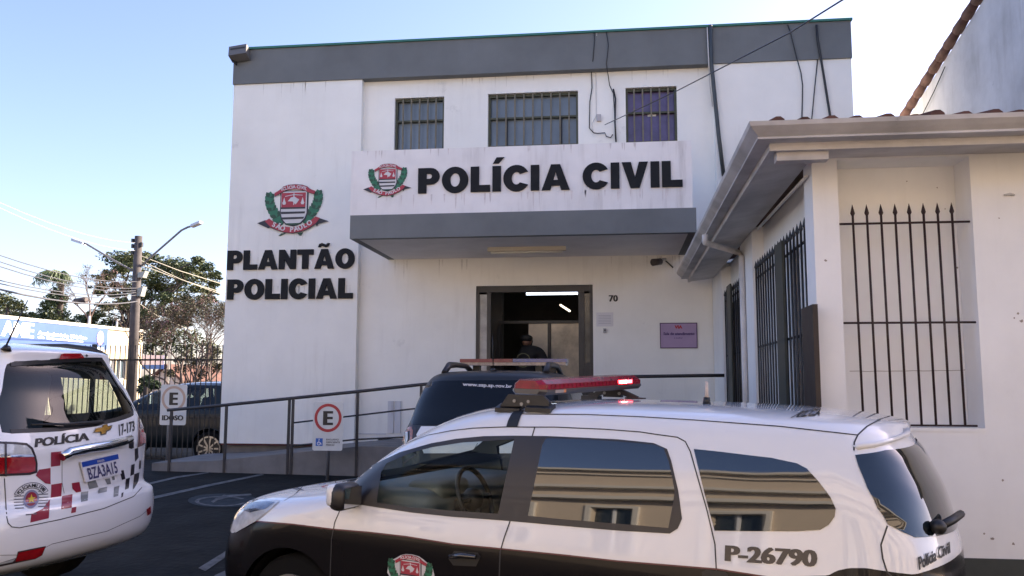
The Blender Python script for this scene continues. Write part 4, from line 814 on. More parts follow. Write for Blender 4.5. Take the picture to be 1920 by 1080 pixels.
clumptree('leafy_tree', 'dense dark tree low behind the clinic roof and the pole', 56, 290, [(230, 615, 20), (265, 618, 22), (300, 622, 24), (330, 628, 22), (360, 632, 22), (285, 640, 22), (320, 650, 24), (350, 655, 22), (385, 645, 20), (275, 655, 16), (400, 660, 18), (300, 668, 14)], LG, .11, 23, 11)
# bare flowering tree
random.seed(31); YB = 30; BR = mat('bare_branch', (.17, .12, .10), .9, noise=.3, scale=5); PK = leafmat('pink_blossom', (.30, .14, .16), (.20, .12, .09)); PK2 = leafmat('brown_leaves', (.085, .07, .035), (.05, .05, .02))
ft = thing('flowering_tree', 'bare twiggy tree with pinkish blossom beside the station corner', 'tree', (onY(350, 700, YB).x, YB, .3)); mt_ = MB(); ml = MB()
def grow(a, dirv, L, r, dep):
    b = a + dirv * L; mid = a + dirv * L * .5 + Vector((random.uniform(-1, 1), random.uniform(-1, 1), random.uniform(-1, 1))) * L * .08
    mt_.tube([a, mid, b], [r, r * .85, r * .65], BR, 5, False)
    if dep == 0:
        if random.random() < .75: leaves(ml, b, .20, 16, .036, PK if random.random() < .13 else PK2)
        return
    for _ in range(random.choice((2, 3, 3))):
        nd = (dirv + Vector((random.uniform(-1, 1), random.uniform(-1, 1), random.uniform(-.55, .8))) * .75).normalized(); grow(b, nd, L * random.uniform(.62, .85), r * .6, dep - 1)
rootp = Vector((onY(352, 700, YB).x, YB, .3)); 
for a in (-.9, -.2, .5, 1.1): grow(rootp + Vector((0, 0, .7)), Vector((a * .8, random.uniform(-.4, .4), 1)).normalized(), 1.22, .06, 6)
mt_.tube([rootp, rootp + Vector((0, 0, .75))], [.13, .1], BR, 8); mt_.build('trunk', ft); ml.build('crown', ft)
random.seed(8); YB = 42
ft = thing('bare_tree', 'sparse leafless tree with fine twigs left of the spreading tree', 'tree', (onY(165, 700, YB).x, YB, .3)); mt_ = MB(); ml = MB()
rootp = onY(168, 590, YB); mt_.tube([(rootp.x, YB, .3), rootp], [.14, .09], BR, 8)
for a in (-.9, -.2, .5): grow(rootp - Vector((0, 0, .3)), Vector((a * .9, random.uniform(-.3, .3), 1)).normalized(), .95, .05, 4)
mt_.build('trunk', ft); ml.build('crown', ft)
clumptree('leafy_tree', 'brownish leafy tree low behind the fence beside the station corner', 33, 372, [(318, 700, 12), (340, 692, 15), (362, 680, 19), (388, 676, 20), (408, 688, 16), (375, 700, 15), (350, 668, 15), (400, 660, 16), (335, 676, 10)], PK2, .055, 41, 15)
# hedge by the far wall
clumptree('bush', 'dark bush beyond the fence beside the small signboard', 24, 275, [(276, 715, 16), (290, 722, 12), (270, 730, 14)], LD, .05, 44, 40, 'bush')
# ================================================================== house across the street (seen in the reflections)
oh = thing('street_house', 'beige house across the street, seen reflected in the car windows', 'house', (0, -5, gz(0, -5)))
BE = mat('beige_house_wall', (.68, .56, .42), .85, noise=.1, scale=1, streak=.1); MO = mat('cream_moulding', (.70, .66, .58), .8)
hw = [(x, x + 1.05, z, z + 1.55) for x in np.arange(-20, 20, 2.6) for z in (2.55,)]
mb = MB(); wall_grid(mb, -24, 24, -.3, 6.3, hw, lambda a, z, q: (a, -5 - q, z), .25, BE); mb.box(-24, 24, -13, -5.26, 6.2, 6.3, BE); mb.build('wall', oh)
mb = MB()
for z in (4.5, 5.05, 6.3): mb.box(-24.1, 24.1, -4.999, -4.80, z, z + .14, MO)
mb.box(-24.1, 24.1, -4.999, -4.9, z - .35, z - .3, MO); mb.build('moulding', oh)
for i, (a, a2, z, z2) in enumerate(hw):
    mb = MB(); t = .12
    for q in ((a - t, a, z - t, z2 + t), (a2, a2 + t, z - t, z2 + t), (a, a2, z2, z2 + t), (a, a2, z - t, z)): mb.box(q[0], q[1], -4.999, -4.93, q[2], q[3], MO)
    mb.box((a + a2) / 2 - .03, (a + a2) / 2 + .03, -5.12, -5.06, z, z2, WHITE)
    f = mb.build('window', oh); MB().box(a, a2, -5.20, -5.15, z, z2, mat('dark_house_pane', (.03, .035, .04), .1)).build('pane', f)
    if i % 4 == 1:
        mb = MB()
        for k in range(12): mb.box(a - .2 + k * .135, a - .185 + k * .135, -4.6, -4.585, z - .1, z + .75, IRON)
        mb.box(a - .25, a2 + .25, -4.93, -4.55, z - .2, z - .12, MO); mb.box(a - .25, a2 + .25, -4.62, -4.58, z + .75, z + .79, IRON); mb.build('balcony', oh)
# ================================================================== cars
def pchip(x, y, xi):
    x = np.asarray(x, float); y = np.asarray(y, float); h = np.diff(x); d = np.diff(y) / h; m = np.zeros(len(x))
    for i in range(1, len(x) - 1):
        if d[i - 1] * d[i] > 0:
            w1 = 2 * h[i] + h[i - 1]; w2 = h[i] + 2 * h[i - 1]; m[i] = (w1 + w2) / (w1 / d[i - 1] + w2 / d[i])
    m[0] = d[0]; m[-1] = d[-1]; k = np.clip(np.searchsorted(x, xi, side='right') - 1, 0, len(x) - 2); t = (xi - x[k]) / h[k]
    return (2 * t**3 - 3 * t**2 + 1) * y[k] + (t**3 - 2 * t**2 + t) * h[k] * m[k] + (-2 * t**3 + 3 * t**2) * y[k + 1] + (t**3 - t**2) * h[k] * m[k + 1]
def body_rings(keys, N=110, nc=14, ns=90, n=2.5, barrel=.04):
    K = np.array(keys, float)
    d = np.r_[0, np.cumsum(np.sqrt((np.diff(K[:, 0]) * 1.5)**2 + np.diff(K[:, 1])**2 * .5 + np.diff(K[:, 3])**2 + .0004))]
    ti = np.linspace(0, d[-1], N); V = np.stack([pchip(d, K[:, j], ti) for j in range(6)], 1); out = []
    xc = (K[:, 1].min() + K[:, 2].max()) / 2; L = K[:, 2].max() - K[:, 1].min(); e = 2 / n
    for z, xf, xr, w_, af, ar in V:
        L2 = (xr - xf) / 2; af = min(af, L2 * .98); ar = min(ar, L2 * .98); a = np.linspace(0, np.pi / 2, nc + 1)
        fx = xf + af * (1 - np.cos(a)**e); fy = w_ * np.sin(a)**e; sx = np.linspace(xf + af, xr - ar, ns + 1)[1:-1]
        rx = xr - ar * (1 - np.cos(a)**e); ry = w_ * np.sin(a)**e
        X = np.r_[fx, sx, rx[::-1]]; Y = np.r_[fy, np.full(len(sx), w_), ry[::-1]]; Y = Y * (1 - barrel * ((X - xc) / (L / 2))**2)
        X = np.r_[X, X[-2:0:-1]]; Y = np.r_[-Y, Y[-2:0:-1]]; out.append(np.stack([X, Y, np.full(len(X), z)], 1))
    return np.array(out)
class Car:
    """local axes: x from the front bumper rearwards, y to the car's right, z up"""
    def __init__(s, name, label, cat, pose, keys, paint, group=None, scale=1, **kw):
        x0, y0, th, z0, ph = pose; s.root = thing(name, label, cat, (x0, y0, z0), group, (0, ph, th))
        s.M = Matrix.Translation((x0, y0, z0)) @ Euler((0, ph, th)).to_matrix().to_4x4()
        if scale != 1: s.root.scale = (scale,) * 3; s.M = s.M @ Matrix.Scale(scale, 4)
        s.Mi = s.M.inverted()
        R = body_rings(keys, **kw); nr, n = R.shape[:2]; bm = bmesh.new(); V = [bm.verts.new(v) for v in R.reshape(-1, 3)]
        for j in range(nr - 1):
            for i in range(n):
                f = bm.faces.new((V[j * n + i], V[j * n + (i + 1) % n], V[(j + 1) * n + (i + 1) % n], V[(j + 1) * n + i])); f.smooth = True
        bm.faces.new([V[(nr - 1) * n + i] for i in range(n)]); bm.faces.new([V[i] for i in range(n)][::-1])
        bm.normal_update(); bmesh.ops.recalc_face_normals(bm, faces=bm.faces); s.bm = bm; s.full = BVHTree.FromBMesh(bm); s.paint = paint
        s.o = s.Mi @ C0; s.last = 5.0
    def hit(s, px, py):
        d = (s.Mi.to_3x3() @ ray(px, py)).normalized(); r = s.full.ray_cast(s.o, d)
        if r[0] is None:
            p = s.o + d * s.last; r = s.full.find_nearest(p); 
            p2 = s.o + d * (r[0] - s.o).dot(d); r = s.full.find_nearest(p2)
        else: s.last = r[3]
        n = r[1] if (r[0] - s.o).dot(r[1]) < 0 or True else -r[1]
        return r[0], r[1]
    def loc(s, pts): return [s.hit(*p)[0] for p in pts]
    def cut(s, poly, axis, side):
        """cut an opening through the shell; poly in (x,z) for axis 'y' or (y,z) for axis 'x'; returns the removed faces as (verts, faces)"""
        bm = s.bm; ia = 0 if axis == 'y' else 1; io = 1 if axis == 'y' else 0
        poly = [(float(a), float(b)) for a, b in poly]
        for k in range(len(poly)):
            a, b = poly[k], poly[(k + 1) % len(poly)]; dx, dz = b[0] - a[0], b[1] - a[1]; L = math.hypot(dx, dz)
            if L < 1e-5: continue
            no = Vector((0, 0, 0)); no[ia] = dz / L; no[2] = -dx / L; co = Vector((0, 0, 0)); co[ia] = a[0]; co[2] = a[1]
            fs = []
            for f in bm.faces:
                c = f.calc_center_median()
                if axis == 'y' and (c.y * side < .25 or abs(f.normal.y) < .15): continue
                if axis == 'x' and ((c.x - 2.2) * side < .3 or f.normal.x * side < .1): continue
                t = ((c[ia] - a[0]) * dx + (c.z - a[1]) * dz) / (L * L); t = max(0, min(1, t)); dd = math.hypot(c[ia] - a[0] - t * dx, c.z - a[1] - t * dz)
                if dd < .055: fs.append(f)
            g = list({e for f in fs for e in f.edges}) + list({v for f in fs for v in f.verts}) + fs
            bmesh.ops.bisect_plane(bm, geom=g, plane_co=co, plane_no=no, dist=1e-5)
        out = []
        for f in bm.faces:
            c = f.calc_center_median()
            if axis == 'y' and (c.y * side < .25 or abs(f.normal.y) < .15): continue
            if axis == 'x' and ((c.x - 2.2) * side < .3 or f.normal.x * side < .1): continue
            if inside((c[ia], c.z), poly): out.append(f)
        vs = {}; V = []; Fc = []
        for f in out:
            ff = []
            for v in f.verts:
                if v not in vs: vs[v] = len(V); V.append((v.co.copy(), v.normal.copy()))
                ff.append(vs[v])
            Fc.append(tuple(ff))
        bmesh.ops.delete(bm, geom=out, context='FACES')
        return V, Fc
    def pane(s, name, VF, m, off=-.004, parent=None):
        mb = MB(); mb.keep = True; mb.add([v + n * off for v, n in VF[0]], VF[1], m, True); return mb.build(name, parent or s.root, local=True)
    def conform(s, pts, step=5, off=.0025, holes=()):
        """pixel outline -> triangles lying on the body"""
        def dens(lp):
            out = []
            for i in range(len(lp)):
                a, b = lp[i], lp[(i + 1) % len(lp)]; n = max(1, int(math.hypot(b[0] - a[0], b[1] - a[1]) / step)); out += [(a[0] + (b[0] - a[0]) * k / n, a[1] + (b[1] - a[1]) * k / n) for k in range(n)]
            return out
        lp = dens(pts); hs = [dens(h) for h in holes]; xs = [p[0] for p in lp]; ys = [p[1] for p in lp]; grid = []
        y = min(ys) + step * .5
        while y < max(ys):
            x = min(xs) + step * .5
            while x < max(xs):
                if inside((x, y), lp) and not any(inside((x, y), h) for h in hs): grid.append((x, y))
                x += step
            y += step
        V, Fc = cdt([lp] + hs, grid); return [(lambda r: r[0] + r[1] * off)(s.hit(*p)) for p in V], Fc
    def patch(s, mb, pts, m, step=5, off=.0025, mirror=False, holes=()):
        V, Fc = s.conform(pts, step, off, holes); mb.add(V, Fc, m, True)
        if mirror: mb.add([Vector((v.x, -v.y, v.z)) for v in V], [f[::-1] for f in Fc], m, True)
        return mb
    def strip(s, mb, pts, wd_, m, off=.0018, mirror=False, step=6):
        out = []
        for a, b in zip(pts, pts[1:]):
            n = max(1, int(math.hypot(b[0] - a[0], b[1] - a[1]) / step)); out += [(a[0] + (b[0] - a[0]) * k / n, a[1] + (b[1] - a[1]) * k / n) for k in range(n)]
        out.append(pts[-1]); H = [s.hit(*p) for p in out]; L = []; 
        for i, (p, n_) in enumerate(H):
            t = (H[min(i + 1, len(H) - 1)][0] - H[max(i - 1, 0)][0]).normalized(); sd_ = n_.cross(t).normalized() * wd_ / 2; L += [p + sd_ + n_ * off, p - sd_ + n_ * off]
        Fc = [(2 * i, 2 * i + 1, 2 * i + 3, 2 * i + 2) for i in range(len(H) - 1)]; mb.add(L, Fc, m, True)
        if mirror: mb.add([Vector((v.x, -v.y, v.z)) for v in L], [f[::-1] for f in Fc], m, True)
        return mb
    def text(s, mb, str_, tl, tr, br, bl, m, bold=.03, off=.0035, sub=1):
        q = quadmap(tl, tr, br, bl)
        def fn(u, v, h): r = s.hit(*q(u, v)); return r[0] + r[1] * (off + h)
        text_in(mb, str_, fn, m, bold)
    def arches(s, wheels, r):
        for x, z in wheels:
            for side in (-1, 1): s.cut([(x + r * math.cos(a), z + r * math.sin(a)) for a in np.linspace(0, 2 * math.pi, 25)[:-1]], 'y', side)
    def wheels(s, xs, y, r, w_=.2, rim=ALLOY, spokes=10, rr=.66):
        for x in xs:
            for side in (-1, 1):
                mb = MB(); y0, y1 = side * (y - w_), side * y
                mb.tube([(x, y0, r), (x, y0 + side * .02, r), (x, y1 - side * .02, r), (x, y1, r)], [r * .94, r, r, r * .93], RUB, 28); 
                t = mb.build('tyre', None, local=True) if False else None
                wroot = MB(); wroot.tube([(x, y0, r), (x, y0 + side * .02, r), (x, y1 - side * .02, r), (x, y1, r)], [r * .94, r, r, r * .93], RUB, 28); wo = wroot.build('wheel', s.root, local=True)
                mb = MB(); mb.disc((x, y1 + side * .001, r), (0, side, 0), r * rr, .004, BLACK, 28)
                o_, i_ = circ(x, r, r * rr, 28), circ(x, r, r * rr * .88, 28); mb.plate(o_, lambda u, v, h: (u, y1 + side * (.006 + h), v), .01, rim, [i_])
                for k in range(spokes):
                    a = 2 * math.pi * k / spokes; c, s_ = math.cos(a), math.sin(a); mb.obox((x + c * r * rr * .5, y1 + side * .012, r + s_ * r * rr * .5), (c * r * rr * .42, 0, s_ * r * rr * .42), (0, .006, 0), (-s_ * r * .045, 0, c * r * .045), rim)
                mb.disc((x, y1 + side * .006, r), (0, side, 0), r * .15, .016, rim, 14); mb.build('rim', wo, local=True)
        for x in xs: 
            for side in (-1, 1):
                mb = MB(); n = 18; ro = r * 1.16; A_ = np.linspace(0, math.pi, n); V = []
                for a in A_: V += [(x + ro * math.cos(a), side * (y - .32), r + ro * math.sin(a)), (x + ro * math.cos(a), side * (y - .015), r + ro * math.sin(a))]
                mb.add(V, [(2 * i, 2 * i + 1, 2 * i + 3, 2 * i + 2) for i in range(n - 1)], BLACK); mb.build('wheel_housing', s.root, local=True)
    def finish(s):
        me = bpy.data.meshes.new('body'); s.bm.normal_update(); s.bm.to_mesh(me); me.materials.append(s.paint)
        for p in me.polygons: p.use_smooth = True
        s.body = bpy.data.objects.new('body', me); COL.objects.link(s.body); s.body.parent = s.root; s.bm.free(); return s.body
    def rbox(s, name, c, h, m, parent=None, r=.05, rot=0):
        """softened box, centre c and half sizes h"""
        bm = bmesh.new(); bmesh.ops.create_cube(bm, size=2); bmesh.ops.scale(bm, vec=h, verts=bm.verts); bmesh.ops.bevel(bm, geom=bm.edges, offset=min(r, min(h) * .9), segments=3, affect='EDGES', profile=.5)
        bmesh.ops.transform(bm, matrix=Matrix.Translation(c) @ Matrix.Rotation(rot, 4, 'Y'), verts=bm.verts); me = bpy.data.meshes.new(name); bm.to_mesh(me); bm.free(); me.materials.append(m)
        for p in me.polygons: p.use_smooth = True
        o = bpy.data.objects.new(name, me); COL.objects.link(o); o.parent = parent or s.root; return o
WPAINT = mat('white_car_paint', (.74, .745, .75), .22, coat=1, spec=.5, back=(.26, .27, .25))
BOLT = mat('bolt_head', (.28, .27, .25), .5, .4)
SEAM = mat('panel_gap', (.03, .03, .03), .6); BTRIM = mat('matt_black_trim', (.020, .018, .019), .4, coat=.08)
def dark_glass(name, col, wave=.0):
    m = mat(name, col, .015, spec=.8, coat=.6)
    if wave and not any(n.type == 'BUMP' for n in m.node_tree.nodes): add_wave(m.node_tree, m.node_tree.nodes['Principled BSDF'].inputs['Normal'], wave); 
    return m
TINT = dark_glass('tinted_glass', (.006, .010, .013), .012)
CLEAR = glass('car_glass', (.84, .92, .90), refl=.13); CLEAR2 = glass('car_glass_rear', (.45, .52, .53), refl=.9)
REDL = mat('red_lens', (.30, .008, .012), .12, coat=.6, noise=.2, scale=25); CLR = mat('clear_lens', (.52, .54, .55), .1, coat=.8, noise=.25, scale=30)
SEAT = mat('seat_cloth', (.035, .038, .04), .9, noise=.3, scale=10); DASH = mat('dash_plastic', (.13, .145, .14), .6); BEIGE = mat('beige_trim', (.30, .27, .22), .8)

# ------------------------------------------------------------------ minivan in front
spin_keys = [(.22,.25,4.20,.78,.35,.30),(.35,.06,4.33,.85,.55,.35),(.55,.0,4.38,.868,.65,.35),(.75,.03,4.385,.868,.7,.38),(.86,.12,4.385,.862,.75,.4),(.93,.35,4.38,.849,.7,.42),(.99,.72,4.375,.836,.55,.42),(1.03,.96,4.365,.828,.45,.42),(1.10,1.03,4.345,.814,.45,.42),(1.25,1.22,4.30,.779,.45,.42),(1.35,1.38,4.25,.750,.45,.41),(1.42,1.51,4.215,.7265,.45,.4),(1.50,1.70,4.155,.69,.5,.4),(1.55,1.90,4.15,.64,.6,.5),(1.585,2.15,4.0,.53,.8,.5),(1.61,2.55,3.7,.32,.6,.4),(1.62,2.9,3.3,.08,.1,.1)]
# two-tone paint: the white/black border runs along the flank at a height that depends on x
def two_tone(name, pts):
    m = mat(name, (.74, .745, .75), .22, coat=1, back=(.26, .27, .25)); n = m.node_tree; b = n.nodes['Principled BSDF']
    src = b.inputs['Base Color'].links[0].from_socket; tc = n.nodes.new('ShaderNodeTexCoord'); sp_ = n.nodes.new('ShaderNodeSeparateXYZ'); n.links.new(tc.outputs['Object'], sp_.inputs[0])
    mr = n.nodes.new('ShaderNodeMapRange'); mr.inputs[1].default_value = 0; mr.inputs[2].default_value = 4.5; n.links.new(sp_.outputs[0], mr.inputs[0])
    fc = n.nodes.new('ShaderNodeFloatCurve'); cv = fc.mapping.curves[0]
    while len(cv.points) > 2: cv.points.remove(cv.points[1])
    P_ = sorted(pts); cv.points[0].location = (0, P_[0][1]); cv.points[1].location = (1, P_[-1][1])
    for x, z in P_: q = cv.points.new(x / 4.5, z); 
    for q in cv.points: q.handle_type = 'VECTOR'
    fc.mapping.update(); n.links.new(mr.outputs[0], fc.inputs[1])
    lt_ = n.nodes.new('ShaderNodeMath'); lt_.operation = 'LESS_THAN'; n.links.new(sp_.outputs[2], lt_.inputs[0]); n.links.new(fc.outputs[0], lt_.inputs[1])
    mx = n.nodes.new('ShaderNodeMix'); mx.data_type = 'RGBA'; n.links.new(lt_.outputs[0], mx.inputs[0]); n.links.new(src, mx.inputs[6]); mx.inputs[7].default_value = (.008, .007, .008, 1); n.links.new(mx.outputs[2], b.inputs['Base Color']); q1 = n.nodes.new('ShaderNodeMapRange'); q1.inputs[3].default_value = .5; q1.inputs[4].default_value = .15; n.links.new(lt_.outputs[0], q1.inputs[0]); n.links.new(q1.outputs[0], b.inputs['Specular IOR Level']); q2 = n.nodes.new('ShaderNodeMapRange'); q2.inputs[3].default_value = 1; q2.inputs[4].default_value = .18; n.links.new(lt_.outputs[0], q2.inputs[0]); cw = n.nodes.new('ShaderNodeMath'); cw.operation = 'MULTIPLY'; n.links.new(b.inputs['Coat Weight'].links[0].from_socket, cw.inputs[0]); n.links.new(q2.outputs[0], cw.inputs[1]); n.links.new(cw.outputs[0], b.inputs['Coat Weight']); return m
sp = Car('police_minivan', 'white and black police minivan with a red light bar in the foreground', 'car', (-2.486, 5.985, math.radians(-17.7), .20, .03), spin_keys, None)
border = [(436, 1000), (478, 977), (550, 983), (622, 992), (692, 998), (762, 1006), (848, 1020), (941, 1029), (1060, 1041), (1159, 1052), (1270, 1061), (1344, 1067), (1440, 1082), (1553, 1079), (1569, 1070), (1592, 1065), (1624, 1065), (1663, 1071), (1715, 1077), (1754, 1065), (1786, 1049), (1797, 1040)]
bl_ = [(p.x, p.z) for p in sp.loc(border)]; mono = []
for x, z in bl_:
    if not mono or x > mono[-1][0] + .02: mono.append((x, z))
print('border', [(round(a, 2), round(b, 3)) for a, b in mono])
sp.paint = two_tone('two_tone_paint', mono)
# openings
fw_in = [(704, 944), (713, 884), (723, 867), (770, 847), (809, 836.5), (867, 827.5), (967, 821.5), (936, 966), (848, 960), (770, 954)]
pl = [(p.x, p.z) for p in sp.loc(fw_in)]
VFn = sp.cut(pl, 'y', -1); VFf = sp.cut(pl, 'y', 1)
ws = [(-.66, 1.09), (.66, 1.09), (.60, 1.30), (.52, 1.47), (-.52, 1.47), (-.60, 1.30)]; VW = sp.cut(ws, 'x', -1)
sp.arches([(.84, .32), (3.46, .32)], .37)
sp.finish()
sp.pane('front_window', VFn, CLEAR); sp.pane('front_window', VFf, CLEAR); sp.pane('windscreen', VW, CLEAR)
rdg = [(1024, 823), (1029, 822), (1100, 824.5), (1159, 828), (1226, 834), (1244, 840), (1254, 865), (1260, 893), (1265.5, 921), (1260, 955), (1253.5, 990), (1159, 982), (1048, 973), (990, 967), (1004, 900), (1017, 835)]
qg = [(1301, 842), (1348.6, 847), (1397, 853), (1446, 858.6), (1494.5, 869), (1513, 879), (1535, 903), (1557, 932), (1567, 954), (1565, 969), (1554, 984), (1538, 993.5), (1494.5, 996), (1420, 996), (1340, 995), (1321, 924.5)]
hg = [(1603, 853.5), (1632, 850), (1660, 844), (1689, 832), (1719, 816), (1735, 843), (1757, 882), (1773, 924.5), (1781, 966), (1782, 986), (1768, 1000), (1744, 1008), (1715, 1008), (1690, 997), (1664, 983), (1645, 953), (1626, 915), (1610, 876)]
V, Fc = sp.conform(rdg, 8, .004); mb = MB(); mb.add(V, Fc, TINT, True); mb.build('rear_door_window', sp.root, local=True)
mb = MB(); mb.add([Vector((v.x, -v.y, v.z)) for v in V], Fc, TINT, True); mb.build('rear_door_window', sp.root, local=True)
TINT2 = dark_glass('quarter_glass', (.006, .010, .013), .07)
V, Fc = sp.conform(qg, 8, .004); mb = MB(); mb.add(V, Fc, TINT2, True); mb.build('quarter_window', sp.root, local=True)
mb = MB(); mb.add([Vector((v.x, -v.y, v.z)) for v in V], Fc, TINT2, True); mb.build('quarter_window', sp.root, local=True)
hh_ = [sp.hit(*q)[0] for q in ((1660, 844.5), (1632, 850), (1603, 853.5), (1610, 876), (1626, 915), (1645, 953), (1664, 983), (1690, 997), (1715, 1008))]
near = [(p.y, p.z) for p in hh_ if p.y < -.05]; near = [(0, near[0][1] + .028)] + near + [(0, near[-1][1] - .012)]; loop = near + [(-y, z) for y, z in near[-2:0:-1]]
gr = [(y, z) for y in np.arange(-.74, .75, .03) for z in np.arange(.9, 1.56, .03) if inside((y, z), loop)]
dl = []
for a, b in zip(loop, loop[1:] + loop[:1]): n_k = max(1, int(math.hypot(b[0] - a[0], b[1] - a[1]) / .03)); dl += [(a[0] + (b[0] - a[0]) * k / n_k, a[1] + (b[1] - a[1]) * k / n_k) for k in range(n_k)]
V2, F2_ = cdt([dl], gr); mb = MB(); mb.add([(lambda r: r[0] + r[1] * .004)(sp.full.ray_cast(Vector((7, y, z)), Vector((-1, 0, 0)))) for y, z in V2], F2_, TINT, True); mb.build('rear_window', sp.root, local=True)
# black trim around the side windows
outer = [(615, 929), (650, 903), (692, 876), (750, 848.5), (809, 831.5), (855.5, 823), (906, 818), (968, 817), (1030, 818), (1085, 820.5), (1159, 824), (1226, 831), (1251, 842), (1259, 865), (1272, 920.7), (1279, 972.6), (1271, 991), (1256, 1000.5), (1159, 995), (1048, 985.5), (955.5, 977), (848, 969), (770, 961), (692, 949), (645, 941)]
f2 = [(702, 946), (712, 883), (722, 866), (770, 846), (809, 835.5), (867, 826.5), (969, 820.5), (937, 968), (848, 962), (770, 956)]
mb = MB(); sp.patch(mb, outer, BTRIM, 5, .003, True, holes=[[(706.5, 942), (715.5, 885.5), (725, 869.5), (771, 849.5), (810, 839), (867, 830), (964.5, 824), (934, 963.5), (848, 957.5), (770, 951.5)], rdg]); mb.build('window_trim', sp.root, local=True)
# panel gaps
mb = MB()
for ln, w_ in (([(720, 850.6), (751, 835), (803, 816), (845, 808), (886.7, 803), (949, 800.6), (1001, 801), (1040, 801), (1133, 805), (1200, 810), (1233, 815), (1270, 820), (1285, 828), (1294.5, 846.7), (1307, 891), (1326, 957.8), (1340.7, 1020.7), (1344, 1085)], .006),
               ([(932, 772), (986.7, 776.7), (1100, 777.5), (1200, 781.7), (1300, 787.7), (1462, 799.7), (1608, 816)], .007), ([(1003, 801), (997, 822), (985, 870), (966, 940), (956, 979), (945, 1010), (938, 1035), (936, 1090)], .007),
               ([(641.6, 947.7), (628, 978.8), (622, 1010), (619, 1085)], .006), ([(720, 850.6), (680, 876), (650, 897), (641, 905)], .006), ([(628, 891), (628.5, 902), (631, 914)], .005), ([(568, 912), (552, 928), (533, 939)], .006), ([(1653, 785), (1625, 800), (1608, 816), (1601.5, 830), (1601, 845)], .007),
               ([(1663.6, 986), (1651.6, 1021.7), (1655, 1047.6), (1663, 1072), (1680, 1090)], .007)):
    sp.strip(mb, ln, w_, SEAM, mirror=(w_ == .006))
mb.build('panel_gaps', sp.root, local=True)
MARO = mat('maroon_pinstripe', (.10, .015, .022), .3)
mb = MB(); sp.strip(mb, border[1:13], .007, MARO, .002); mb.build('pinstripe', sp.root, local=True)
# number, words, emblem
CH = mat('dark_chrome_letters', (.055, .05, .05), .25, .3)
mb = MB(); sp.text(mb, 'P-26790', (1362, 1022.5), (1531, 1032), (1530, 1062), (1361, 1051), CH, .06); mb.build('fleet_number', sp.root, local=True)
mb = MB(); sp.text(mb, 'Polícia Civil', (1720, 1045), (1777.5, 1016), (1779, 1036), (1722, 1068), BLACK, .045, .006); mb.build('hatch_lettering', sp.root, local=True)
mb = MB(); sp.text(mb, 'POLÍCIA', (1506, 771), (1542, 766), (1536, 779), (1483, 784), BLACK, .06, .003); mb.build('roof_lettering', sp.root, local=True)
mb = MB()
def ef(u, v, h):
    r = sp.hit(718 + (u - 40) / 1310 * 104, 1039 + (v - 60) / 950 * 84 + (u - 700) / 1310 * 15); return r[0] + r[1] * (.003 + h / 1000 * .8)
emblem(mb, ef, .35, EW); mb.build('door_emblem', sp.root, local=True)
# headlamps
mb = MB(); hl = [(437, 994), (442, 967), (456, 946), (470, 938), (500, 937.5), (526, 939), (513, 951.6), (482, 977), (455, 992), (443, 999)]
V, Fc = sp.conform(hl, 5, .006); mb.add(V, Fc, CLR, True); mb.build('headlight', sp.root, local=True)
mb = MB(); mb.add([Vector((v.x, -v.y, v.z)) for v in V], Fc, CLR, True); mb.build('headlight', sp.root, local=True)
mb = MB(); sp.patch(mb, [(462, 945), (500, 941), (516, 943), (500, 955), (470, 962), (458, 958)], mat('lamp_reflector', (.28, .30, .34), .15, .7, noise=.5, scale=40), 4, .0075); mb.build('headlight_reflector', sp.root, local=True)
# mirrors
p, n_ = sp.hit(652, 940); p2 = sp.hit(690, 940)[0]
for sd_ in (-1, 1):
    c = Vector((p.x + .05, sd_ * (abs(p.y) + .10), p.z + .045)); o = sp.rbox('mirror', c, (.055, .10, .075), BTRIM, r=.045)
    o2 = sp.rbox('mirror_cap', c + Vector((-.035, sd_ * .005, .01)), (.035, .095, .062), WPAINT, o, r=.03); sp.rbox('mirror_arm', c + Vector((.0, -sd_ * .10, -.05)), (.035, .05, .018), BTRIM, o, r=.015)
    MB().add([c + Vector((.056, -.08, -.055)), c + Vector((.056, .08, -.055)), c + Vector((.056, .08, .055)), c + Vector((.056, -.08, .055))], [(0, 1, 2, 3)], mat('mirror_face', (.5, .52, .55), .03, 1)).build('mirror_glass', o, local=True)
# door handle
for q in ([(841, 1047), (852, 1033), (896, 1036), (902, 1043), (893, 1062), (850, 1060)],):
    mb = MB(); sp.patch(mb, q, BLACK, 5, .003); o = mb.build('door_handle', sp.root, local=True); mb = MB(); H = [sp.hit(*p)[0] + sp.hit(*p)[1] * .03 for p in ((848, 1042), (870, 1040), (897, 1043))]; mb.tube(H, [.012, .016, .012], mat('handle_black_gloss', (.02, .02, .022), .1, coat=1), 8); mb.build('grip', o, local=True)
mb = MB(); sp.patch(mb, [(1316, 1072), (1325, 1068), (1360, 1072), (1366, 1078), (1355, 1095), (1318, 1092)], BLACK, 5, .003); mb.build('door_handle', sp.root, local=True)
# rear wiper and plate lamp, tail badge
mb = MB(); a, b, c = sp.hit(1748, 990), sp.hit(1765, 978), sp.hit(1775, 970); mb.tube([a[0] + a[1] * .03, b[0] + b[1] * .05, b[0] + b[1] * .05 + (Vector(b[0]) - Vector(a[0])) * 1.0], [.020, .020, .018], BLACK, 8); mb.sph(a[0] + a[1] * .03, .035, BLACK, 10); mb.build('rear_wiper', sp.root, local=True)
sp.wheels([.84, 3.46], .80, .32)
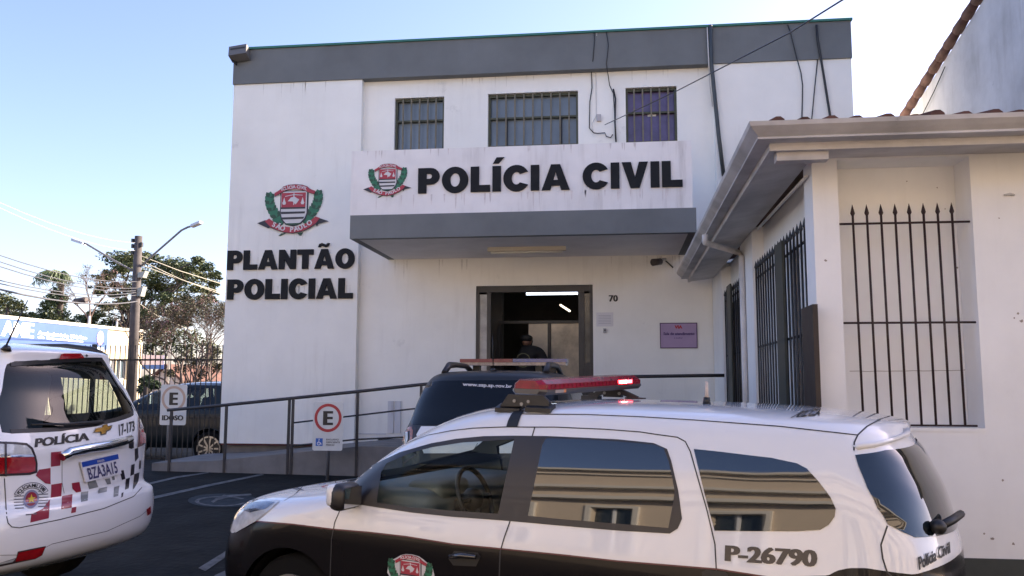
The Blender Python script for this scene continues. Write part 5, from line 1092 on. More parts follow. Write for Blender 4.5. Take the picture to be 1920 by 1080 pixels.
# spoiler lip over the rear window
mb = MB(); L = [sp.hit(x, y) for x, y in ((1604, 838), (1635, 834), (1665, 826), (1694, 813), (1718, 797))]; V = []
for p, n_ in L: V += [p + n_ * .001 + Vector((-.02, 0, .004)), p + n_ * .018 + Vector((.012, 0, .004)), p + n_ * .016 + Vector((.014, 0, -.014)), p + n_ * .001 + Vector((0, 0, -.02))]
mb.add(V, [(4 * i + k, 4 * i + (k + 1) % 4, 4 * i + 4 + (k + 1) % 4, 4 * i + 4 + k) for i in range(len(L) - 1) for k in range(4)] + [(0, 1, 2, 3), tuple(len(V) - 1 - k for k in range(4))], WPAINT, True); mb.build('spoiler', sp.root, local=True)
# interior
sp.rbox('dashboard', (1.38, 0, .93), (.30, .68, .13), DASH, r=.1); sp.rbox('instrument_hood', (1.55, -.36, 1.03), (.12, .2, .07), DASH, r=.05)
for y in (-.36, .36): 
    o = sp.rbox('seat', (2.15, y, .55), (.27, .24, .1), SEAT, r=.06); sp.rbox('seat_back', (2.48, y, .88), (.07, .23, .34), SEAT, o, .06, .22); sp.rbox('headrest', (2.56, y, 1.27), (.05, .13, .09), SEAT, o, .04, .2)
sp.rbox('rear_bench', (3.3, 0, .85), (.12, .6, .35), SEAT, r=.08, rot=.2); sp.rbox('cabin_floor', (2.5, 0, .32), (1.5, .74, .04), DASH, r=.02)
for y in (-.70, .70): sp.rbox('door_card', (1.95, y * 1.09, .72), (.5, .025, .26), BEIGE, r=.02)
c = Vector((1.80, -.36, 1.0)); ax = Vector((.92, 0, .38)).normalized(); u = Vector((0, 1, 0)); v = ax.cross(u)
mb = MB(); mb.tube([c + (u * math.cos(a) + v * math.sin(a)) * .185 for a in np.linspace(0, 2 * math.pi, 29)], .016, BLACK, 8, False)
mb.sph(c - ax * .02, .07, BLACK, 12, (1, 1, 1)); 
for a in (0, math.pi, -math.pi / 2): mb.tube([c - ax * .01, c + (u * math.cos(a) + v * math.sin(a)) * .18], .016, BLACK, 6)
mb.tube([c, c - ax * .35], .04, BLACK, 8); mb.build('steering_wheel', sp.root, local=True)
# roof light bar
LBP = mat('light_bar_housing', (.05, .045, .045), .35, coat=.3); LR = mat('light_bar_red', (.26, .003, .022), .25, coat=.15, spec=.3, noise=.45, scale=18)
lx = sp.hit(960, 775)[0]
for _i in range(1):
    zc_ = 1.745; W = .60
    def bar_sec(x, y): return y
    A_ = Vector((2.02, -.60, 1.725)); B_ = Vector((2.02, .60, 1.745))
def place_on(px, py, X): # point of the pixel ray on the plane x = X of the van
    d = (sp.Mi.to_3x3() @ ray(px, py)).normalized(); return sp.o + d * ((X - sp.o.x) / d.x)
# find bar axis from its two ends in the photograph
def on_y(px, py, Yl): d = (sp.Mi.to_3x3() @ ray(px, py)).normalized(); return sp.o + d * ((Yl - sp.o.y) / d.y)
e0, e1 = on_y(988, 724, -.55), on_y(1176, 713, .60); print('bar ends', e0, e1)
ax = (e1 - e0).normalized(); fx_ = Vector((0, 0, 1)).cross(ax).normalized(); upv = Vector((0, 0, 1))
Lb = (e1 - e0).length; 
def barmesh(mb, t0, t1, prof, m, taper=0):
    ts = [t0, t0 + .03, t1 - .03, t1] if taper else [t0, t1]; sc_ = [.72, 1, 1, .72] if taper else [1, 1]; V = []
    for t, k in zip(ts, sc_):
        for a, b in prof: V.append(e0 + ax * (t * Lb) + fx_ * a * k + upv * (b * (k * .5 + .5)))
    n = len(prof); mb.add(V, [(i * n + k, i * n + (k + 1) % n, (i + 1) * n + (k + 1) % n, (i + 1) * n + k) for i in range(len(ts) - 1) for k in range(n)] + [tuple(range(n))[::-1], tuple(range(len(V) - n, len(V)))], m)
mb = MB(); barmesh(mb, -.005, 1.005, [(-.10, -.050), (-.12, -.030), (-.118, -.018), (.118, -.018), (.12, -.030), (.10, -.050)], LBP, 1); lb = mb.build('light_bar', sp.root, local=True)
mb = MB(); barmesh(mb, 0, 1, [(-.115, -.0175), (-.110, .012), (-.075, .036), (.075, .036), (.110, .012), (.115, -.0175)], LR, 1); mb.build('red_lens_cover', lb, local=True)
GLOW = mat('lit_red_lamp', (1, .1, .1), .4, emit=(1, .03, .04), estr=9); GLOW2 = mat('lit_red_core', (1, .5, .5), .4, emit=(1, .28, .25), estr=12)
mb = MB(); 
for t, h, w_, m in ((.80, .011, .17, GLOW), (.775, .009, .08, GLOW2)):
    c = e0 + ax * (t * Lb) - fx_ * (.1135 if m is GLOW else .115) + upv * .001; mb.obox(c, ax * w_ / 2, fx_ * .004, upv * h, m)
mb.build('lit_lamp', lb, local=True)
mb = MB()
for k in range(26):
    t = .03 + .94 * k / 25; c = e0 + ax * (t * Lb) - fx_ * .111 - upv * .004; mb.obox(c, ax * .004, fx_ * .004, upv * .013, mat('lens_rib', (.17, .004, .012), .2))
mb.build('lens_ribs', lb, local=True)
mb = MB(); c = e0 + ax * (.13 * Lb) - fx_ * .1205 - upv * .030; mb.obox(c, ax * .045, fx_ * .002, upv * .008, mat('maker_plate', (.30, .25, .22), .4)); mb.obox(c + ax * .055, ax * .012, fx_ * .0022, upv * .009, mat('maker_plate_orange', (.6, .2, .06), .4)); mb.build('badge', lb, local=True)
for t, sgn in ((.84, 1),):
    c = e0 + ax * (t * Lb); rf = sp.full.ray_cast(c, Vector((0, 0, -1)))[0]; mb = MB(); ztop = c.z - .050; zr_ = rf.z
    for q in (-1, 1):
        mb.bar((c.x + q * .015, c.y, ztop), (c.x + q * .16, c.y + sgn * .0, zr_ + .02), .05, .03, BLACK); 
        mb.obox((c.x + q * .15, c.y, zr_ + .014), (.06, 0, -.0), (0, .035, 0), (0, 0, .013), BLACK); mb.disc((c.x + q * .05, c.y - .03, (ztop + zr_) / 2 + .01), (0, -1, 0), .010, .004, BOLT, 10)
    mb.obox((c.x, c.y, (ztop + zr_) / 2 + .012), (.06, 0, 0), (0, .028, 0), (0, 0, (ztop - zr_) / 2 - .012), BLACK)
    mb.build('mount', lb, local=True)
F1, F2, FC = sp.hit(956, 769)[0], sp.hit(1013, 769)[0], sp.hit(984, 768)[0]; u_ = Vector((1, 0, 0)); mb = MB()
for f_ in (F1, F2): mb.obox(f_ + Vector((0, 0, .012)), (.075, 0, 0), (0, .04, .012), (0, 0, .012), BLACK)
bt_ = e0 + ax * .06 - upv * .050
mb.plate([(F1.x - .05, F1.z + .02), (F2.x + .05, F2.z + .02), (F2.x + .05, F2.z + .045), (bt_.x + .12, bt_.z), (bt_.x - .09, bt_.z), (F1.x - .03, F1.z + .045)], lambda u, v, h: (u, FC.y + .01 - h, v), .03, BLACK)
for k_ in (-.05, .035): mb.disc((bt_.x + k_, FC.y - .021, bt_.z - .035), (0, -1, 0), .009, .006, BOLT, 10)
mb.disc((FC.x - .01, FC.y - .021, FC.z + .03), (0, -1, 0), .010, .006, BOLT, 10); mb.build('mount', lb, local=True)
mb = MB(); ST = [(976, 769), (969, 776), (963, 786), (959, 799)]
sp.patch(mb, [(966, 770), (984, 771), (977, 781), (973, 793), (971, 800.5), (950, 800.5), (953, 790), (958, 780)], BLACK, 4, .006); mb.build('mount_strap', lb, local=True)
# roof antenna
p, n_ = sp.hit(1325, 757); mb = MB(); mb.tube([p, p + Vector((0, 0, .035))], [.022, .017], BLACK, 8); o = mb.build('antenna', sp.root, local=True); MB().tube([p + Vector((0, 0, .034)), p + Vector((-.002, 0, .12))], [.012, .008], mat('clear_tube', (.5, .42, .36), .2), 8).build('antenna_tip', o, local=True)

# ------------------------------------------------------------------ pickup-based police estate on the left
tb_keys = [(.34,.3,4.70,.80,.4,.3),(.41,.1,4.84,.91,.5,.35),(.50,.03,4.89,.945,.5,.4),(.62,.0,4.90,.95,.5,.4),(.75,.05,4.88,.95,.5,.4),(.80,.1,4.80,.95,.5,.42),(1.0,.15,4.80,.95,.5,.42),(1.1,.4,4.81,.945,.5,.42),(1.16,1.3,4.80,.935,.5,.42),(1.25,1.5,4.77,.915,.4,.42),(1.4,1.8,4.71,.865,.4,.4),(1.5,2.0,4.67,.83,.4,.4),(1.70,2.35,4.56,.74,.4,.38),(1.77,2.5,4.57,.69,.5,.38),(1.81,2.7,4.42,.60,.6,.5),(1.84,3.0,4.1,.4,.6,.5),(1.85,3.4,3.7,.1,.1,.1)]
WP2 = mat('white_police_paint', (.74, .745, .75), .22, coat=1, back=(.035, .04, .042))
tb = Car('police_suv', 'white police SUV with red, grey and black checks on its tailgate', 'car', (-8.449, 6.2, math.radians(-6.8), .264, 0), tb_keys, WP2)
rg = tb.loc([(194, 674), (205, 692), (221, 719), (240.5, 747), (255, 769)]); print('tb glass', [tuple(round(c, 2) for c in p) for p in rg])
R_ = [(p.y, p.z) for p in rg]; bz = [tb.hit(*q)[0] for q in ((244, 780), (216.7, 789), (178, 797.5), (111, 806), (20, 810))]; tz = [tb.hit(*q)[0] for q in ((20, 681), (109, 675), (161, 673))]
print('tb bottom', [(round(p.y, 2), round(p.z, 2)) for p in bz], [(round(p.y, 2), round(p.z, 2)) for p in tz])
glp = [(.19, 1.735)] + [(y * .985, z) for y, z in R_] + [(.60, 1.31), (.53, 1.297), (.31, 1.272), (.07, 1.252), (-.26, 1.238), (-.60, 1.235), (-.65, 1.245), (-.645, 1.34), (-.61, 1.45), (-.54, 1.57), (-.47, 1.68), (-.42, 1.70), (-.08, 1.722)]
VG = tb.cut(glp, 'x', 1); qs = [[(3.80, 1.30), (4.36, 1.33), (4.28, 1.58), (3.82, 1.60)], [(2.72, 1.27), (3.64, 1.29), (3.66, 1.61), (2.76, 1.62)], [(1.95, 1.26), (2.62, 1.27), (2.66, 1.62), (2.42, 1.60), (2.15, 1.42)]]
VS = [(tb.cut(q, 'y', sd_), sd_) for q in qs for sd_ in (-1, 1)]; VWt = tb.cut([(-.72, 1.2), (.72, 1.2), (.62, 1.64), (-.62, 1.64)], 'x', -1)
tb.arches([(.93, .36), (3.78, .36)], .43); tb.finish()
tb.pane('rear_window', VG, CLEAR2); tb.pane('windscreen', VWt, CLEAR)
for VF, sd_ in VS: tb.pane('side_window', VF, CLEAR2)
tb.wheels([.93, 3.78], .90, .36)
mb = MB()
for ln, w_ in (([(8, 897), (11, 947), (12.5, 970), (15, 981), (22, 988), (36, 989.7), (111, 974.4), (194, 953.6), (250, 931), (266, 914)], .006), ([(116, 862), (116, 905), (120, 925)], .004), ([(0, 1041), (60, 1040), (97, 1020)], .003), ([(97, 1020), (200, 996), (262, 968), (281, 953)], .004)):
    tb.strip(mb, ln, w_, SEAM)
mb.build('panel_gaps', tb.root, local=True)
MR = mat('maroon_check', (.26, .015, .035), .35, coat=.5); MG = mat('grey_check', (.19, .20, .20), .35, coat=.5); MK = mat('black_check', (.022, .02, .025), .35, coat=.5)
z3 = lambda L: [(x / 3.6, 780 + y / 3.6) for x, y in L]
checks = [(MR, [(343, 245), (412, 238), (405, 335), (343, 343)]), (MR, [(262, 362), (340, 350), (340, 460), (305, 455), (240, 402)]), (MR, [(345, 463), (417, 452), (413, 542), (342, 552)]), (MR, [(337, 562), (328, 690), (203, 720), (210, 665), (290, 625), (315, 590)]), (MR, [(418, 540), (488, 528), (483, 618), (412, 630)]), (MR, [(483, 453), (535, 445), (547, 510), (515, 518), (488, 492)]), (MR, [(483, 620), (515, 612), (510, 650), (478, 657)]),
          (MG, [(585, 432), (640, 420), (662, 480), (600, 495)]), (MG, [(545, 515), (595, 508), (592, 572), (545, 582)]), (MG, [(665, 490), (722, 477), (720, 512), (663, 525)]), (MG, [(705, 427), (740, 420), (748, 458), (722, 462)]), (MG, [(770, 480), (805, 470), (797, 540), (765, 550)]), (MG, [(752, 410), (770, 405), (774, 430), (758, 433)]),
          (MK, [(868, 145), (900, 135), (903, 215), (885, 222), (868, 215)]), (MK, [(908, 220), (930, 215), (934, 280), (910, 310)]), (MK, [(940, 302), (952, 298), (950, 352), (936, 360)]), (MK, [(885, 330), (908, 322), (903, 395), (878, 405)]), (MK, [(905, 392), (940, 380), (933, 440), (912, 480), (893, 510)]), (MK, [(805, 370), (833, 365), (845, 425), (822, 432)]), (MK, [(848, 425), (875, 415), (868, 490), (842, 500)]), (MK, [(820, 520), (833, 515), (828, 545), (813, 552)])]
mb = MB()
for m, q in checks: tb.patch(mb, z3(q), m, 5, .002)
mb.build('checkered_decal', tb.root, local=True)
mb = MB(); tb.text(mb, 'POLÍCIA', (67, 822.5), (166, 811.5), (166, 825.5), (65, 838.5), BLACK, .055); mb.build('tailgate_lettering', tb.root, local=True)
mb = MB(); tb.text(mb, '17-173', (221.5, 796.5), (251, 789), (252, 807), (223, 817.5), BLACK, .03); mb.build('fleet_number', tb.root, local=True)
GO = mat('gold_badge', (.42, .24, .05), .25, .7); mb = MB(); tb.patch(mb, [(172, 812), (177, 803), (190, 800.5), (191, 796), (200, 794.5), (201, 799), (210, 797.5), (206, 807), (199, 809.5), (198, 815), (187, 817), (187, 812)], CHROME, 4, .006); tb.patch(mb, [(175, 811), (179, 804), (191, 802), (192, 798), (199, 796.5), (200, 800.5), (207, 799), (204, 806), (197, 808), (196, 813), (188, 814.5), (188, 810)], GO, 4, .010); mb.build('cross_badge', tb.root, local=True)
# chrome handle bar above the plate
mb = MB(); tl_ = [(111, 856), (125, 847.5), (160, 841), (194, 836), (225, 829), (240, 824)]; H = [tb.hit(*q) for q in tl_]; mb.tube([p + n_ * .022 for p, n_ in H], [.030, .036, .036, .036, .034, .028], CHROME, 10); mb.build('chrome_garnish', tb.root, local=True)
# plate
cs = [tb.hit(*q) for q in ((147, 866), (217, 850), (223.5, 887.5), (156.5, 904))]; nrm_ = sum((c[1] for c in cs), Vector()).normalized(); P4 = [c[0] + nrm_ * .02 for c in cs]
def pf(u, v, h): a = P4[3].lerp(P4[2], u); b = P4[0].lerp(P4[1], u); return a.lerp(b, v) + nrm_ * h
mb = MB(); mb.plate([(0, 0), (1, 0), (1, 1), (0, 1)], pf, .012, mat('plate_white', (.62, .62, .66), .4), (), -.012); po = mb.build('licence_plate', tb.root, local=True)
mb = MB(); mb.plate([(.01, .74), (.99, .74), (.99, .98), (.01, .98)], pf, .001, mat('plate_blue', (.015, .06, .34), .4), (), .0005); text_in(mb, 'BZA3A15', lambda u, v, h: pf(.10 + .80 * u, .10 + .55 * v, .0025), mat('plate_ink', (.05, .05, .14), .5), .02); text_in(mb, 'BRASIL', lambda u, v, h: pf(.40 + .2 * u, .80 + .1 * v, .003), EW, .03); mb.build('plate_print', po, local=True)
# lamps
def lamp(nm, pts, m, off, par=None): mb = MB(); tb.patch(mb, pts, m, 5, off); return mb.build(nm, par or tb.root, local=True)
DKR = mat('lamp_rim', (.03, .02, .022), .3)
o = lamp('taillight', [(-30, 822), (0, 828), (30, 829), (50, 831), (61, 839.7), (67, 855), (70, 869), (69.5, 886), (56, 890.5), (0, 893), (-30, 893)], DKR, .004)
lamp('clear_lens', [(-25, 828), (0, 833), (30, 834), (48, 836), (56, 843), (61, 853), (-25, 852)], CLR, .010, o); lamp('red_lens', [(-25, 858), (0, 857), (30, 856.5), (62, 856), (65, 868), (64, 883), (54, 886), (0, 888.5), (-25, 889)], REDL, .010, o); lamp('chrome_line', [(-25, 852), (61, 852.5), (62, 856), (-25, 857.5)], CHROME, .012, o); lamp('lens_divider', [(7, 829), (11, 829), (11, 893), (7, 893)], DKR, .014, o)
o = lamp('taillight', [(258, 781), (263, 780), (268, 789), (272.5, 808), (272.5, 830), (266, 835.6), (257, 839), (258, 813)], mat('right_lamp_rim', (.22, .14, .13), .2, coat=.5), .004); lamp('red_lens', [(261, 806), (271, 804), (271, 829), (260, 833)], mat('pale_red_lens', (.30, .07, .07), .15, coat=.5), .009, o); lamp('clear_lens', [(260.5, 785), (263, 784), (268, 792), (270.5, 802), (261, 803)], mat('right_clear_lens', (.36, .30, .29), .15, coat=.5), .009, o)
lamp('brake_light', [(109, 673), (111.5, 664), (118, 662.5), (149, 662.5), (153, 666), (156, 671)], REDL, .012)
o = lamp('fog_lamp', [(-30, 1062), (0, 1055), (30, 1046), (33, 1034), (86, 1023.5), (79, 1041), (66, 1048), (0, 1062), (-30, 1068)], DKR, .002); lamp('red_reflector', [(34, 1036), (84, 1025.5), (77, 1040), (65, 1046.5), (28, 1052.5)], REDL, .006, o); lamp('white_lens', [(-28, 1061), (0, 1054.5), (28, 1047), (23, 1053), (0, 1057.5), (-28, 1064)], CLR, .006, o)
lamp('reflector', [(274, 955), (281.5, 949), (282.5, 962), (275.5, 967)], REDL, .004)
# military police badge (round seal)
mb = MB(); cx_, cy2 = 58, 936
def bf(u, v, h): r = tb.hit(cx_ + u * 35 + v * 0, cy2 - v * 34 - u * 3.5); return r[0] + r[1] * (.0025 + h)
BG = mat('seal_grey', (.10, .10, .12), .4); SW = mat('seal_white', (.62, .62, .63), .4)
mb.plate(circ(0, -.05, 1.02, 26, .98, 25, 155) + circ(0, -.05, .66, 26, .64, 25, 155)[::-1], bf, .0, BG); mb.plate(circ(0, -.05, .98, 26, .94, 27, 153) + circ(0, -.05, .70, 26, .68, 27, 153)[::-1], bf, .0, SW, (), .001)
for i in range(6):
    y = .42 - i * .17
    for sg_ in (-1, 1): mb.plate([(sg_ * .38, y), (sg_ * .93 * math.cos(y * .9), y - sg_ * .03), (sg_ * .93 * math.cos(y * .9), y - .05 - sg_ * .03), (sg_ * .38, y - .05)], bf, 0, BG)
mb.plate(circ(0, 0, .42, 24, .52), bf, 0, mat('seal_mauve', (.22, .22, .32), .4), (), .0012); mb.plate(circ(0, 0, .32, 22, .40), bf, 0, MR, (), .002)
mb.plate([(math.cos(math.radians(90 + 36 * k)) * (.24 if k % 2 == 0 else .10), math.sin(math.radians(90 + 36 * k)) * (.30 if k % 2 == 0 else .12)) for k in range(10)], bf, 0, mat('seal_gold', (.6, .45, .05), .4), (), .003)
s_ = 'POLÍCIA MILITAR'
for i, ch in enumerate(s_):
    if ch == ' ': continue
    a = math.radians(148 - 116 * (i + .5) / len(s_)); V, Fc = text2d(ch, .03); xm = (max(p[0] for p in V) + min(p[0] for p in V)) / 2; k = .26
    mb.add([bf(math.cos(a) * .75 + ((p[0] - xm) * math.sin(a) + p[1] * math.cos(a)) * k, -.05 + math.sin(a) * .72 + (-(p[0] - xm) * math.cos(a) + p[1] * math.sin(a)) * k, .003) for p in V], Fc, BLACK)
mb.plate([(-.30, -.80), (.30, -.80), (.28, -.87), (-.28, -.87)], bf, 0, BG); mb.build('round_seal', tb.root, local=True)
# roof rail, antenna, spoiler line
mb = MB(); K = tb.full
def roof_pt(x, y): r = K.ray_cast(Vector((x, y, 3)), Vector((0, 0, -1))); return r[0]
for sd_ in (-1, 1):
    pts = [roof_pt(x, sd_ * .62) for x in (2.45, 2.6, 3.0, 3.5, 4.0, 4.25, 4.38)]; hh = [0, .035, .045, .045, .045, .03, 0]; MB().tube([p + Vector((0, 0, h)) for p, h in zip(pts, hh)], [.018, .025, .026, .026, .026, .024, .016], BTRIM, 8).build('roof_rail', tb.root, local=True)
p = tb.hit(15, 641)[0]; o = MB().tube([p, p + Vector((.01, 0, .03))], [.035, .018], BLACK, 8).build('antenna', tb.root, local=True); d = (tb.Mi.to_3x3() @ ray(52, 563)).normalized(); q = tb.o + d * (p - tb.o).length; MB().tube([p + Vector((0, 0, .03)), q], [.007, .003], BLACK, 6).build('antenna_rod', o, local=True)
mb = MB(); tb.patch(mb, [(161.5, 664), (165, 667), (162, 669.5), (159.5, 666.5)], BLACK, 2, .003); mb.build('washer_jet', tb.root, local=True)
# glass border and wiper
rear_c = VG[0]; mb = MB(); tb.strip(mb, [(20, 683), (109, 676), (161, 674), (190, 674), (203, 692), (219, 719), (239, 748), (253, 768), (243, 778), (216.7, 787), (178, 796), (111, 805), (20, 809)], .03, BLACK, .001); mb.build('window_seal', tb.root, local=True)
a, b, c = tb.hit(187, 793), tb.hit(120, 798), tb.hit(55, 798); mb = MB(); mb.tube([a[0] + a[1] * .02, b[0] + b[1] * .03, c[0] + c[1] * .02], [.016, .010, .007], BLACK, 6); mb.build('rear_wiper', tb.root, local=True)
# cabin
for x in (1.9 + .5, 3.35): 
    for y in (-.38, .38): o = tb.rbox('seat', (x - .3, y, .72), (.27, .25, .1), SEAT, r=.06); tb.rbox('seat_back', (x, y, 1.02), (.07, .24, .33), SEAT, o, .06, .2); tb.rbox('headrest', (x + .08, y, 1.40), (.05, .13, .09), SEAT, o, .04, .2)
tb.rbox('cabin_floor', (3.2, 0, .5), (1.5, .8, .04), DASH, r=.02); tb.rbox('dashboard', (1.75, 0, 1.05), (.25, .75, .12), DASH, r=.08)
o = tb.rbox('luggage_partition', (4.05, -.24, 1.24), (.05, .58, .40), mat('pale_load_cover', (.20, .23, .27), .6, noise=.2, scale=3), r=.05, rot=.15)

# ------------------------------------------------------------------ dark SUV by the entrance
du_keys = [(.35,.55,4.2,.8,.4,.3),(.5,.42,4.3,.88,.5,.35),(.62,.38,4.32,.905,.5,.4),(.85,.40,4.29,.905,.5,.38),(.98,.55,4.26,.90,.5,.38),(1.05,1.2,4.23,.875,.5,.38),(1.13,1.35,4.19,.845,.4,.38),(1.3,1.6,4.11,.80,.4,.38),(1.5,1.9,3.99,.72,.4,.38),(1.57,2.1,3.94,.66,.5,.4),(1.61,2.3,3.84,.55,.5,.4),(1.63,2.8,3.4,.3,.3,.3),(1.635,3.0,3.2,.08,.05,.05)]
DP = mat('black_car_paint', (.010, .011, .012), .45, coat=.25, back=(.01, .01, .01))
du = Car('dark_suv', 'black and white police SUV with a red and blue light bar parked before the entrance', 'car', (-1.06, 11.47, math.radians(-91.9), .436, 0), du_keys, DP, scale=.93)
du.arches([(.85, .34), (3.5, .34)], .40); du.finish(); du.wheels([.85, 3.5], .86, .34)
DG = mat('dull_dark_glass', (.004, .0055, .008), .16, spec=.35); mb = MB(); gp = [(801, 717), (830, 714), (968, 713), (1040, 716), (1045, 740), (1052, 797), (822, 797), (775, 797), (773, 785), (782, 762), (789, 747)]
du.patch(mb, gp, DG, 6, .004); mb.build('rear_window', du.root, local=True)
mb = MB(); du.patch(mb, [(790, 799.5), (1035, 799.5), (1033, 850), (795, 850), (781, 815)], WPAINT, 8, .004); mb.build('white_tailgate', du.root, local=True)
mb = MB(); du.text(mb, 'www.ssp.sp.gov.br', (868, 717.5), (960, 722), (960, 728), (868, 724), EW, .03, .007); mb.build('window_lettering', du.root, local=True)
du_l = [(739, 826), (740, 808), (745, 797), (751, 793), (774, 795), (781, 804), (780, 822), (774, 840), (740, 842)]
mb = MB(); du.patch(mb, du_l, DKR, 4, .004); o = mb.build('taillight', du.root, local=True)
mb = MB(); du.patch(mb, [(742, 826), (743, 809), (748, 800), (772, 801), (775, 808), (774, 822), (770, 836), (743, 838)], mat('copper_lens', (.36, .14, .09), .2, coat=.5), 4, .008, holes=[[(747, 824), (748, 811), (752, 805), (769, 806), (770, 820), (767, 832), (747, 834)]]); mb.build('red_lens', o, local=True)
mb = MB(); du.patch(mb, [(750, 826), (752, 812), (766, 811), (766, 824), (763, 832), (750, 833)], CLR, 4, .010); mb.build('clear_lens', o, local=True)
V, Fc = du.conform(du_l, 4, .004); mb = MB(); mb.add([Vector((v.x, -v.y, v.z)) for v in V], Fc, REDL, True); mb.build('taillight', du.root, local=True)
for sd_ in (-1, 1):
    mb = MB(); q = [(1.2 + .25, 1.08), (3.9, 1.12), (3.75, 1.30), (3.55, 1.50), (2.2, 1.50), (1.75, 1.30)]; V = []
    xs = np.linspace(1.7, 3.5, 26)
    for x in xs:
        zt_ = min(1.50, 1.14 + (x - 1.5) * .62, 1.14 + (4.1 - x) * .95)
        for z in np.linspace(1.12, max(zt_, 1.13), 6): r = du.full.ray_cast(Vector((x, sd_ * 2, z)), Vector((0, -sd_, 0))); V.append(r[0] + r[1] * .004)
    mb.add(V, [(i * 6 + k, i * 6 + k + 1, i * 6 + 7 + k, i * 6 + 6 + k) for i in range(25) for k in range(5)], DG, True); mb.build('side_window', du.root, local=True)
    pts = [du.full.ray_cast(Vector((x, sd_ * .53, 3)), Vector((0, 0, -1)))[0] for x in (2.0, 2.15, 2.6, 3.1, 3.45, 3.68)]; hh = [0, .06, .085, .085, .075, 0]
    MB().tube([p + Vector((0, 0, h)) for p, h in zip(pts, hh)], [.03, .032, .030, .030, .036, .03], BTRIM, 8).build('roof_rail', du.root, local=True)
p = du.full.ray_cast(Vector((3.75, 0, 3)), Vector((0, 0, -1)))[0]; o = MB().tube([p, p + Vector((0, 0, .03))], [.04, .02], BLACK, 8).build('antenna', du.root, local=True); MB().tube([p + Vector((0, 0, .03)), p + Vector((.05, 0, .36))], [.006, .003], BLACK, 6).build('antenna_rod', o, local=True)
zt_ = 1.74; xb = 2.35; LBc = mat('clear_light_cover', (.35, .28, .25), .2, coat=.5, noise=.5, scale=30); LB2 = mat('light_bar_blue', (.02, .05, .24), .2, coat=.6, noise=.4, scale=30); LR2 = mat('light_bar_dull_red', (.20, .03, .045), .3, coat=.1, noise=.4, scale=30)
mb = MB(); mb.box(xb - .13, xb + .13, -.62, .62, zt_ - .035, zt_, LBc); lb2 = mb.build('light_bar', du.root, local=True)
MB().box(xb - .135, xb + .135, -.63, -.002, zt_ + .001, zt_ + .042, LR2).build('red_lens', lb2, local=True); MB().box(xb - .135, xb + .135, .002, .63, zt_ + .001, zt_ + .042, LB2).build('blue_lens', lb2, local=True)
for y in (-.45, .45): MB().box(xb - .05, xb + .05, y - .04, y + .04, 1.60, zt_ - .036, BLACK).build('mount', lb2, local=True)

# ------------------------------------------------------------------ dark hatchback behind the fence, facing left
hk = [(.30,.25,3.85,.75,.4,.3),(.42,.05,3.98,.83,.5,.35),(.55,.0,4.02,.85,.5,.4),(.75,.06,4.02,.85,.5,.4),(.88,.3,4.0,.845,.5,.4),(.96,.9,3.98,.83,.5,.4),(1.05,1.25,3.94,.79,.4,.4),(1.25,1.65,3.78,.71,.4,.4),(1.42,2.1,3.6,.62,.5,.4),(1.47,2.4,3.4,.48,.5,.4),(1.50,2.8,3.0,.1,.1,.1)]
NP = mat('dark_teal_paint', (.006, .012, .016), .45, coat=.25, spec=.3, back=(.01, .01, .012))
pw = onY(391, 830, 14.6); x0 = pw.x - 3.15
hb = Car('dark_hatchback', 'dark teal hatchback parked behind the bar fence, partly hidden by the station wall', 'car', (x0, 15.45, 0, .36, 0), hk, NP)
gls = [[(1.62, .98), (2.30, .98), (2.34, 1.38), (2.12, 1.36), (1.85, 1.2)], [(2.42, .98), (3.2, .99), (3.12, 1.36), (2.44, 1.39)]]
VH = [hb.cut(q, 'y', sd_) for q in gls for sd_ in (-1, 1)]; VH2 = hb.cut([(-.62, 1.06), (.62, 1.06), (.5, 1.38), (-.5, 1.38)], 'x', -1); hb.arches([(.78, .30), (3.15, .30)], .36); hb.finish()
for q in VH: hb.pane('side_window', q, glass('dark_tinted_glass', (.25, .32, .33)))
hb.pane('windscreen', VH2, CLEAR); hb.wheels([.78, 3.15], .83, .30, spokes=9, rr=.74)
mb = MB(); V = []  # bright reflection on the dark roof, laid over it as a white skin
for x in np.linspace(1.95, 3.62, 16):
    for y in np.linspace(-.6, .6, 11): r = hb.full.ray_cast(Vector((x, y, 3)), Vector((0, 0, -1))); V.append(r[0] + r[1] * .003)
mb.add(V, [(i * 11 + k, i * 11 + k + 1, i * 11 + 12 + k, i * 11 + 11 + k) for i in range(15) for k in range(10)], WPAINT, True); mb.build('roof_reflection', hb.root, local=True)
for y in (-.33, .33): o = hb.rbox('seat', (2.2, y, .6), (.25, .22, .1), SEAT, r=.06); hb.rbox('seat_back', (2.5, y, .9), (.07, .22, .3), SEAT, o, .06, .2)

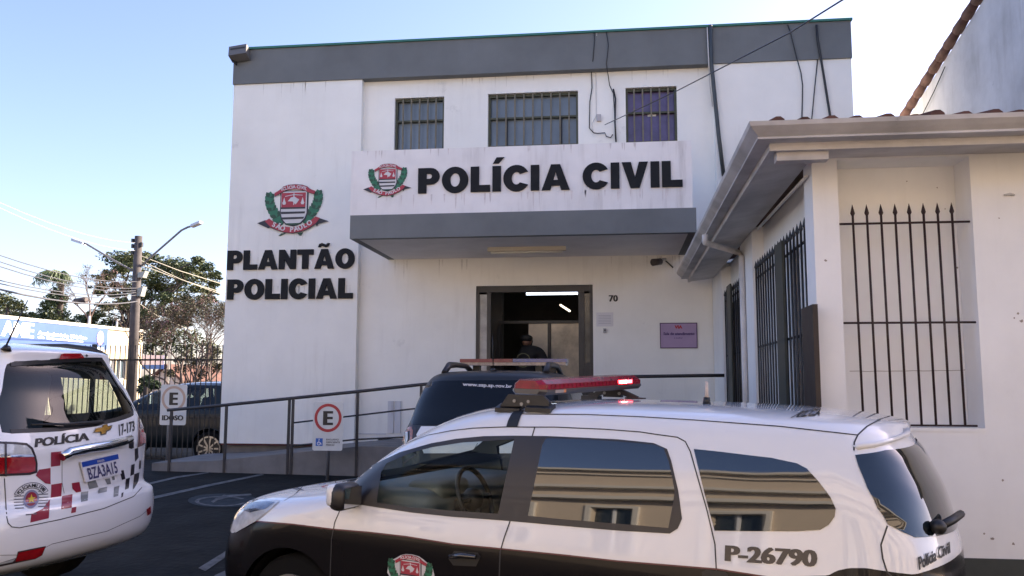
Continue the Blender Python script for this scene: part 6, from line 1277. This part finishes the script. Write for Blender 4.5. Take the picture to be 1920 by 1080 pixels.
# ================================================================== person in the doorway
def skin(name, chains, m, parent=None, lab=None, cat=None, sub=2, root=0):
    """chains of (points, radii) sharing joints by position; grown as one continuous surface"""
    bm = bmesh.new(); vd = {}; es = set(); rad = {}
    for pts, rs in chains:
        pr = None
        for p, r in zip(pts, rs):
            k = tuple(round(c, 4) for c in p)
            if k not in vd: vd[k] = bm.verts.new(p); rad[k] = r
            if pr is not None and pr != k: 
                e = frozenset((pr, k))
                if e not in es: es.add(e); bm.edges.new((vd[pr], vd[k]))
            pr = k
    me = bpy.data.meshes.new(name); bm.verts.index_update(); idx = {k: v.index for k, v in vd.items()}; bm.to_mesh(me); bm.free(); o = bpy.data.objects.new(name, me); COL.objects.link(o)
    md = o.modifiers.new('s', 'SKIN'); md.use_smooth_shade = True
    for k, i in idx.items():
        r = rad[k]; r = r if isinstance(r, tuple) else (r, r); o.data.skin_vertices[0].data[i].radius = r; o.data.skin_vertices[0].data[i].use_root = (i == root)
    sb2 = o.modifiers.new('u', 'SUBSURF'); sb2.levels = sb2.render_levels = sub
    bpy.context.view_layer.update(); dg = bpy.context.evaluated_depsgraph_get(); me2 = bpy.data.meshes.new_from_object(o.evaluated_get(dg)); bpy.data.objects.remove(o)
    me2.materials.clear(); me2.materials.append(m)
    for p in me2.polygons: p.use_smooth = True
    o = bpy.data.objects.new(name, me2); COL.objects.link(o)
    if parent: o.parent = parent
    return o
hp = onY(986, 636, 13.55); FLO = .98; Hh = hp.z + .10 - FLO; sk_ = Hh / 1.72
pe = thing('person', 'person in a dark jacket with a round back badge standing in the doorway', 'person', (hp.x, 13.55, FLO)); S = lambda x, y, z: (x * sk_ * 1.12, y * sk_, z * sk_)
CLO = mat('dark_jacket', (.010, .010, .012), .85, noise=.3, scale=8); SKN = mat('skin', (.20, .11, .075), .6); HAIR = mat('dark_hair', (.008, .007, .006), .7)
# back turned to the street, weight on both feet, head turned slightly right; facing +Y
body = skin('body', [([S(0, 0, .95), S(0, .01, 1.12), S(0, 0, 1.30), S(0, .01, 1.43), S(0, .02, 1.50), S(.01, .03, 1.60), S(.01, .03, 1.66)], [.15, .16, .185, .15, .07, .10, .085]),
    ([S(0, 0, 1.43 - .0), S(-.225, 0, 1.38), S(-.31, 0, 1.13), S(-.25, .10, .92), S(-.24, .13, .84)], [.15, .095, .07, .045, .032]), ([S(0, .01, 1.43), S(.225, 0, 1.38), S(.31, 0, 1.13), S(.25, .10, .92), S(.24, .13, .84)], [.15, .095, .07, .045, .032]),
    ([S(0, 0, .95), S(-.10, 0, .86), S(-.12, .01, .48), S(-.12, -.01, .09), S(-.12, .14, .04)], [.135, .095, .062, .042, .035]), ([S(0, 0, .95), S(.10, 0, .86), S(.12, .01, .48), S(.12, -.01, .09), S(.12, .14, .04)], [.135, .095, .062, .042, .035])], CLO, pe)
skin('head', [([S(.01, .035, 1.50), S(.01, .04, 1.58), S(.01, .045, 1.65)], [.06, .10, .10])], SKN, pe)
skin('hair', [([S(.01, .00, 1.56), S(.01, .015, 1.63), S(.01, .03, 1.68)], [.09, .115, .10])], HAIR, pe)
for sd_ in (-1, 1):
    for k in range(4): skin('finger', [([S(sd_ * .24 + (k - 1.5) * .018, .14, .80), S(sd_ * .24 + (k - 1.5) * .019, .15, .76), S(sd_ * .24 + (k - 1.5) * .019, .14, .72)], [.009, .008, .007])], SKN, pe, sub=1)
    skin('finger', [([S(sd_ * .21, .13, .83), S(sd_ * .195, .15, .80), S(sd_ * .195, .16, .77)], [.01, .009, .008])], SKN, pe, sub=1)
mb = MB(); yb_ = -.20 * sk_; cpt = (-.02, 1.26 * sk_); mb.add([(cpt[0] + r * math.cos(a), yb_ - .004, cpt[1] + r * math.sin(a)) for r in (.10, .115) for a in np.linspace(0, 2 * math.pi, 25)[:-1]], [(i, (i + 1) % 24, 24 + (i + 1) % 24, 24 + i) for i in range(24)], mat('badge_outline', (.10, .10, .05), .7)); mb.build('back_badge', pe, local=True)
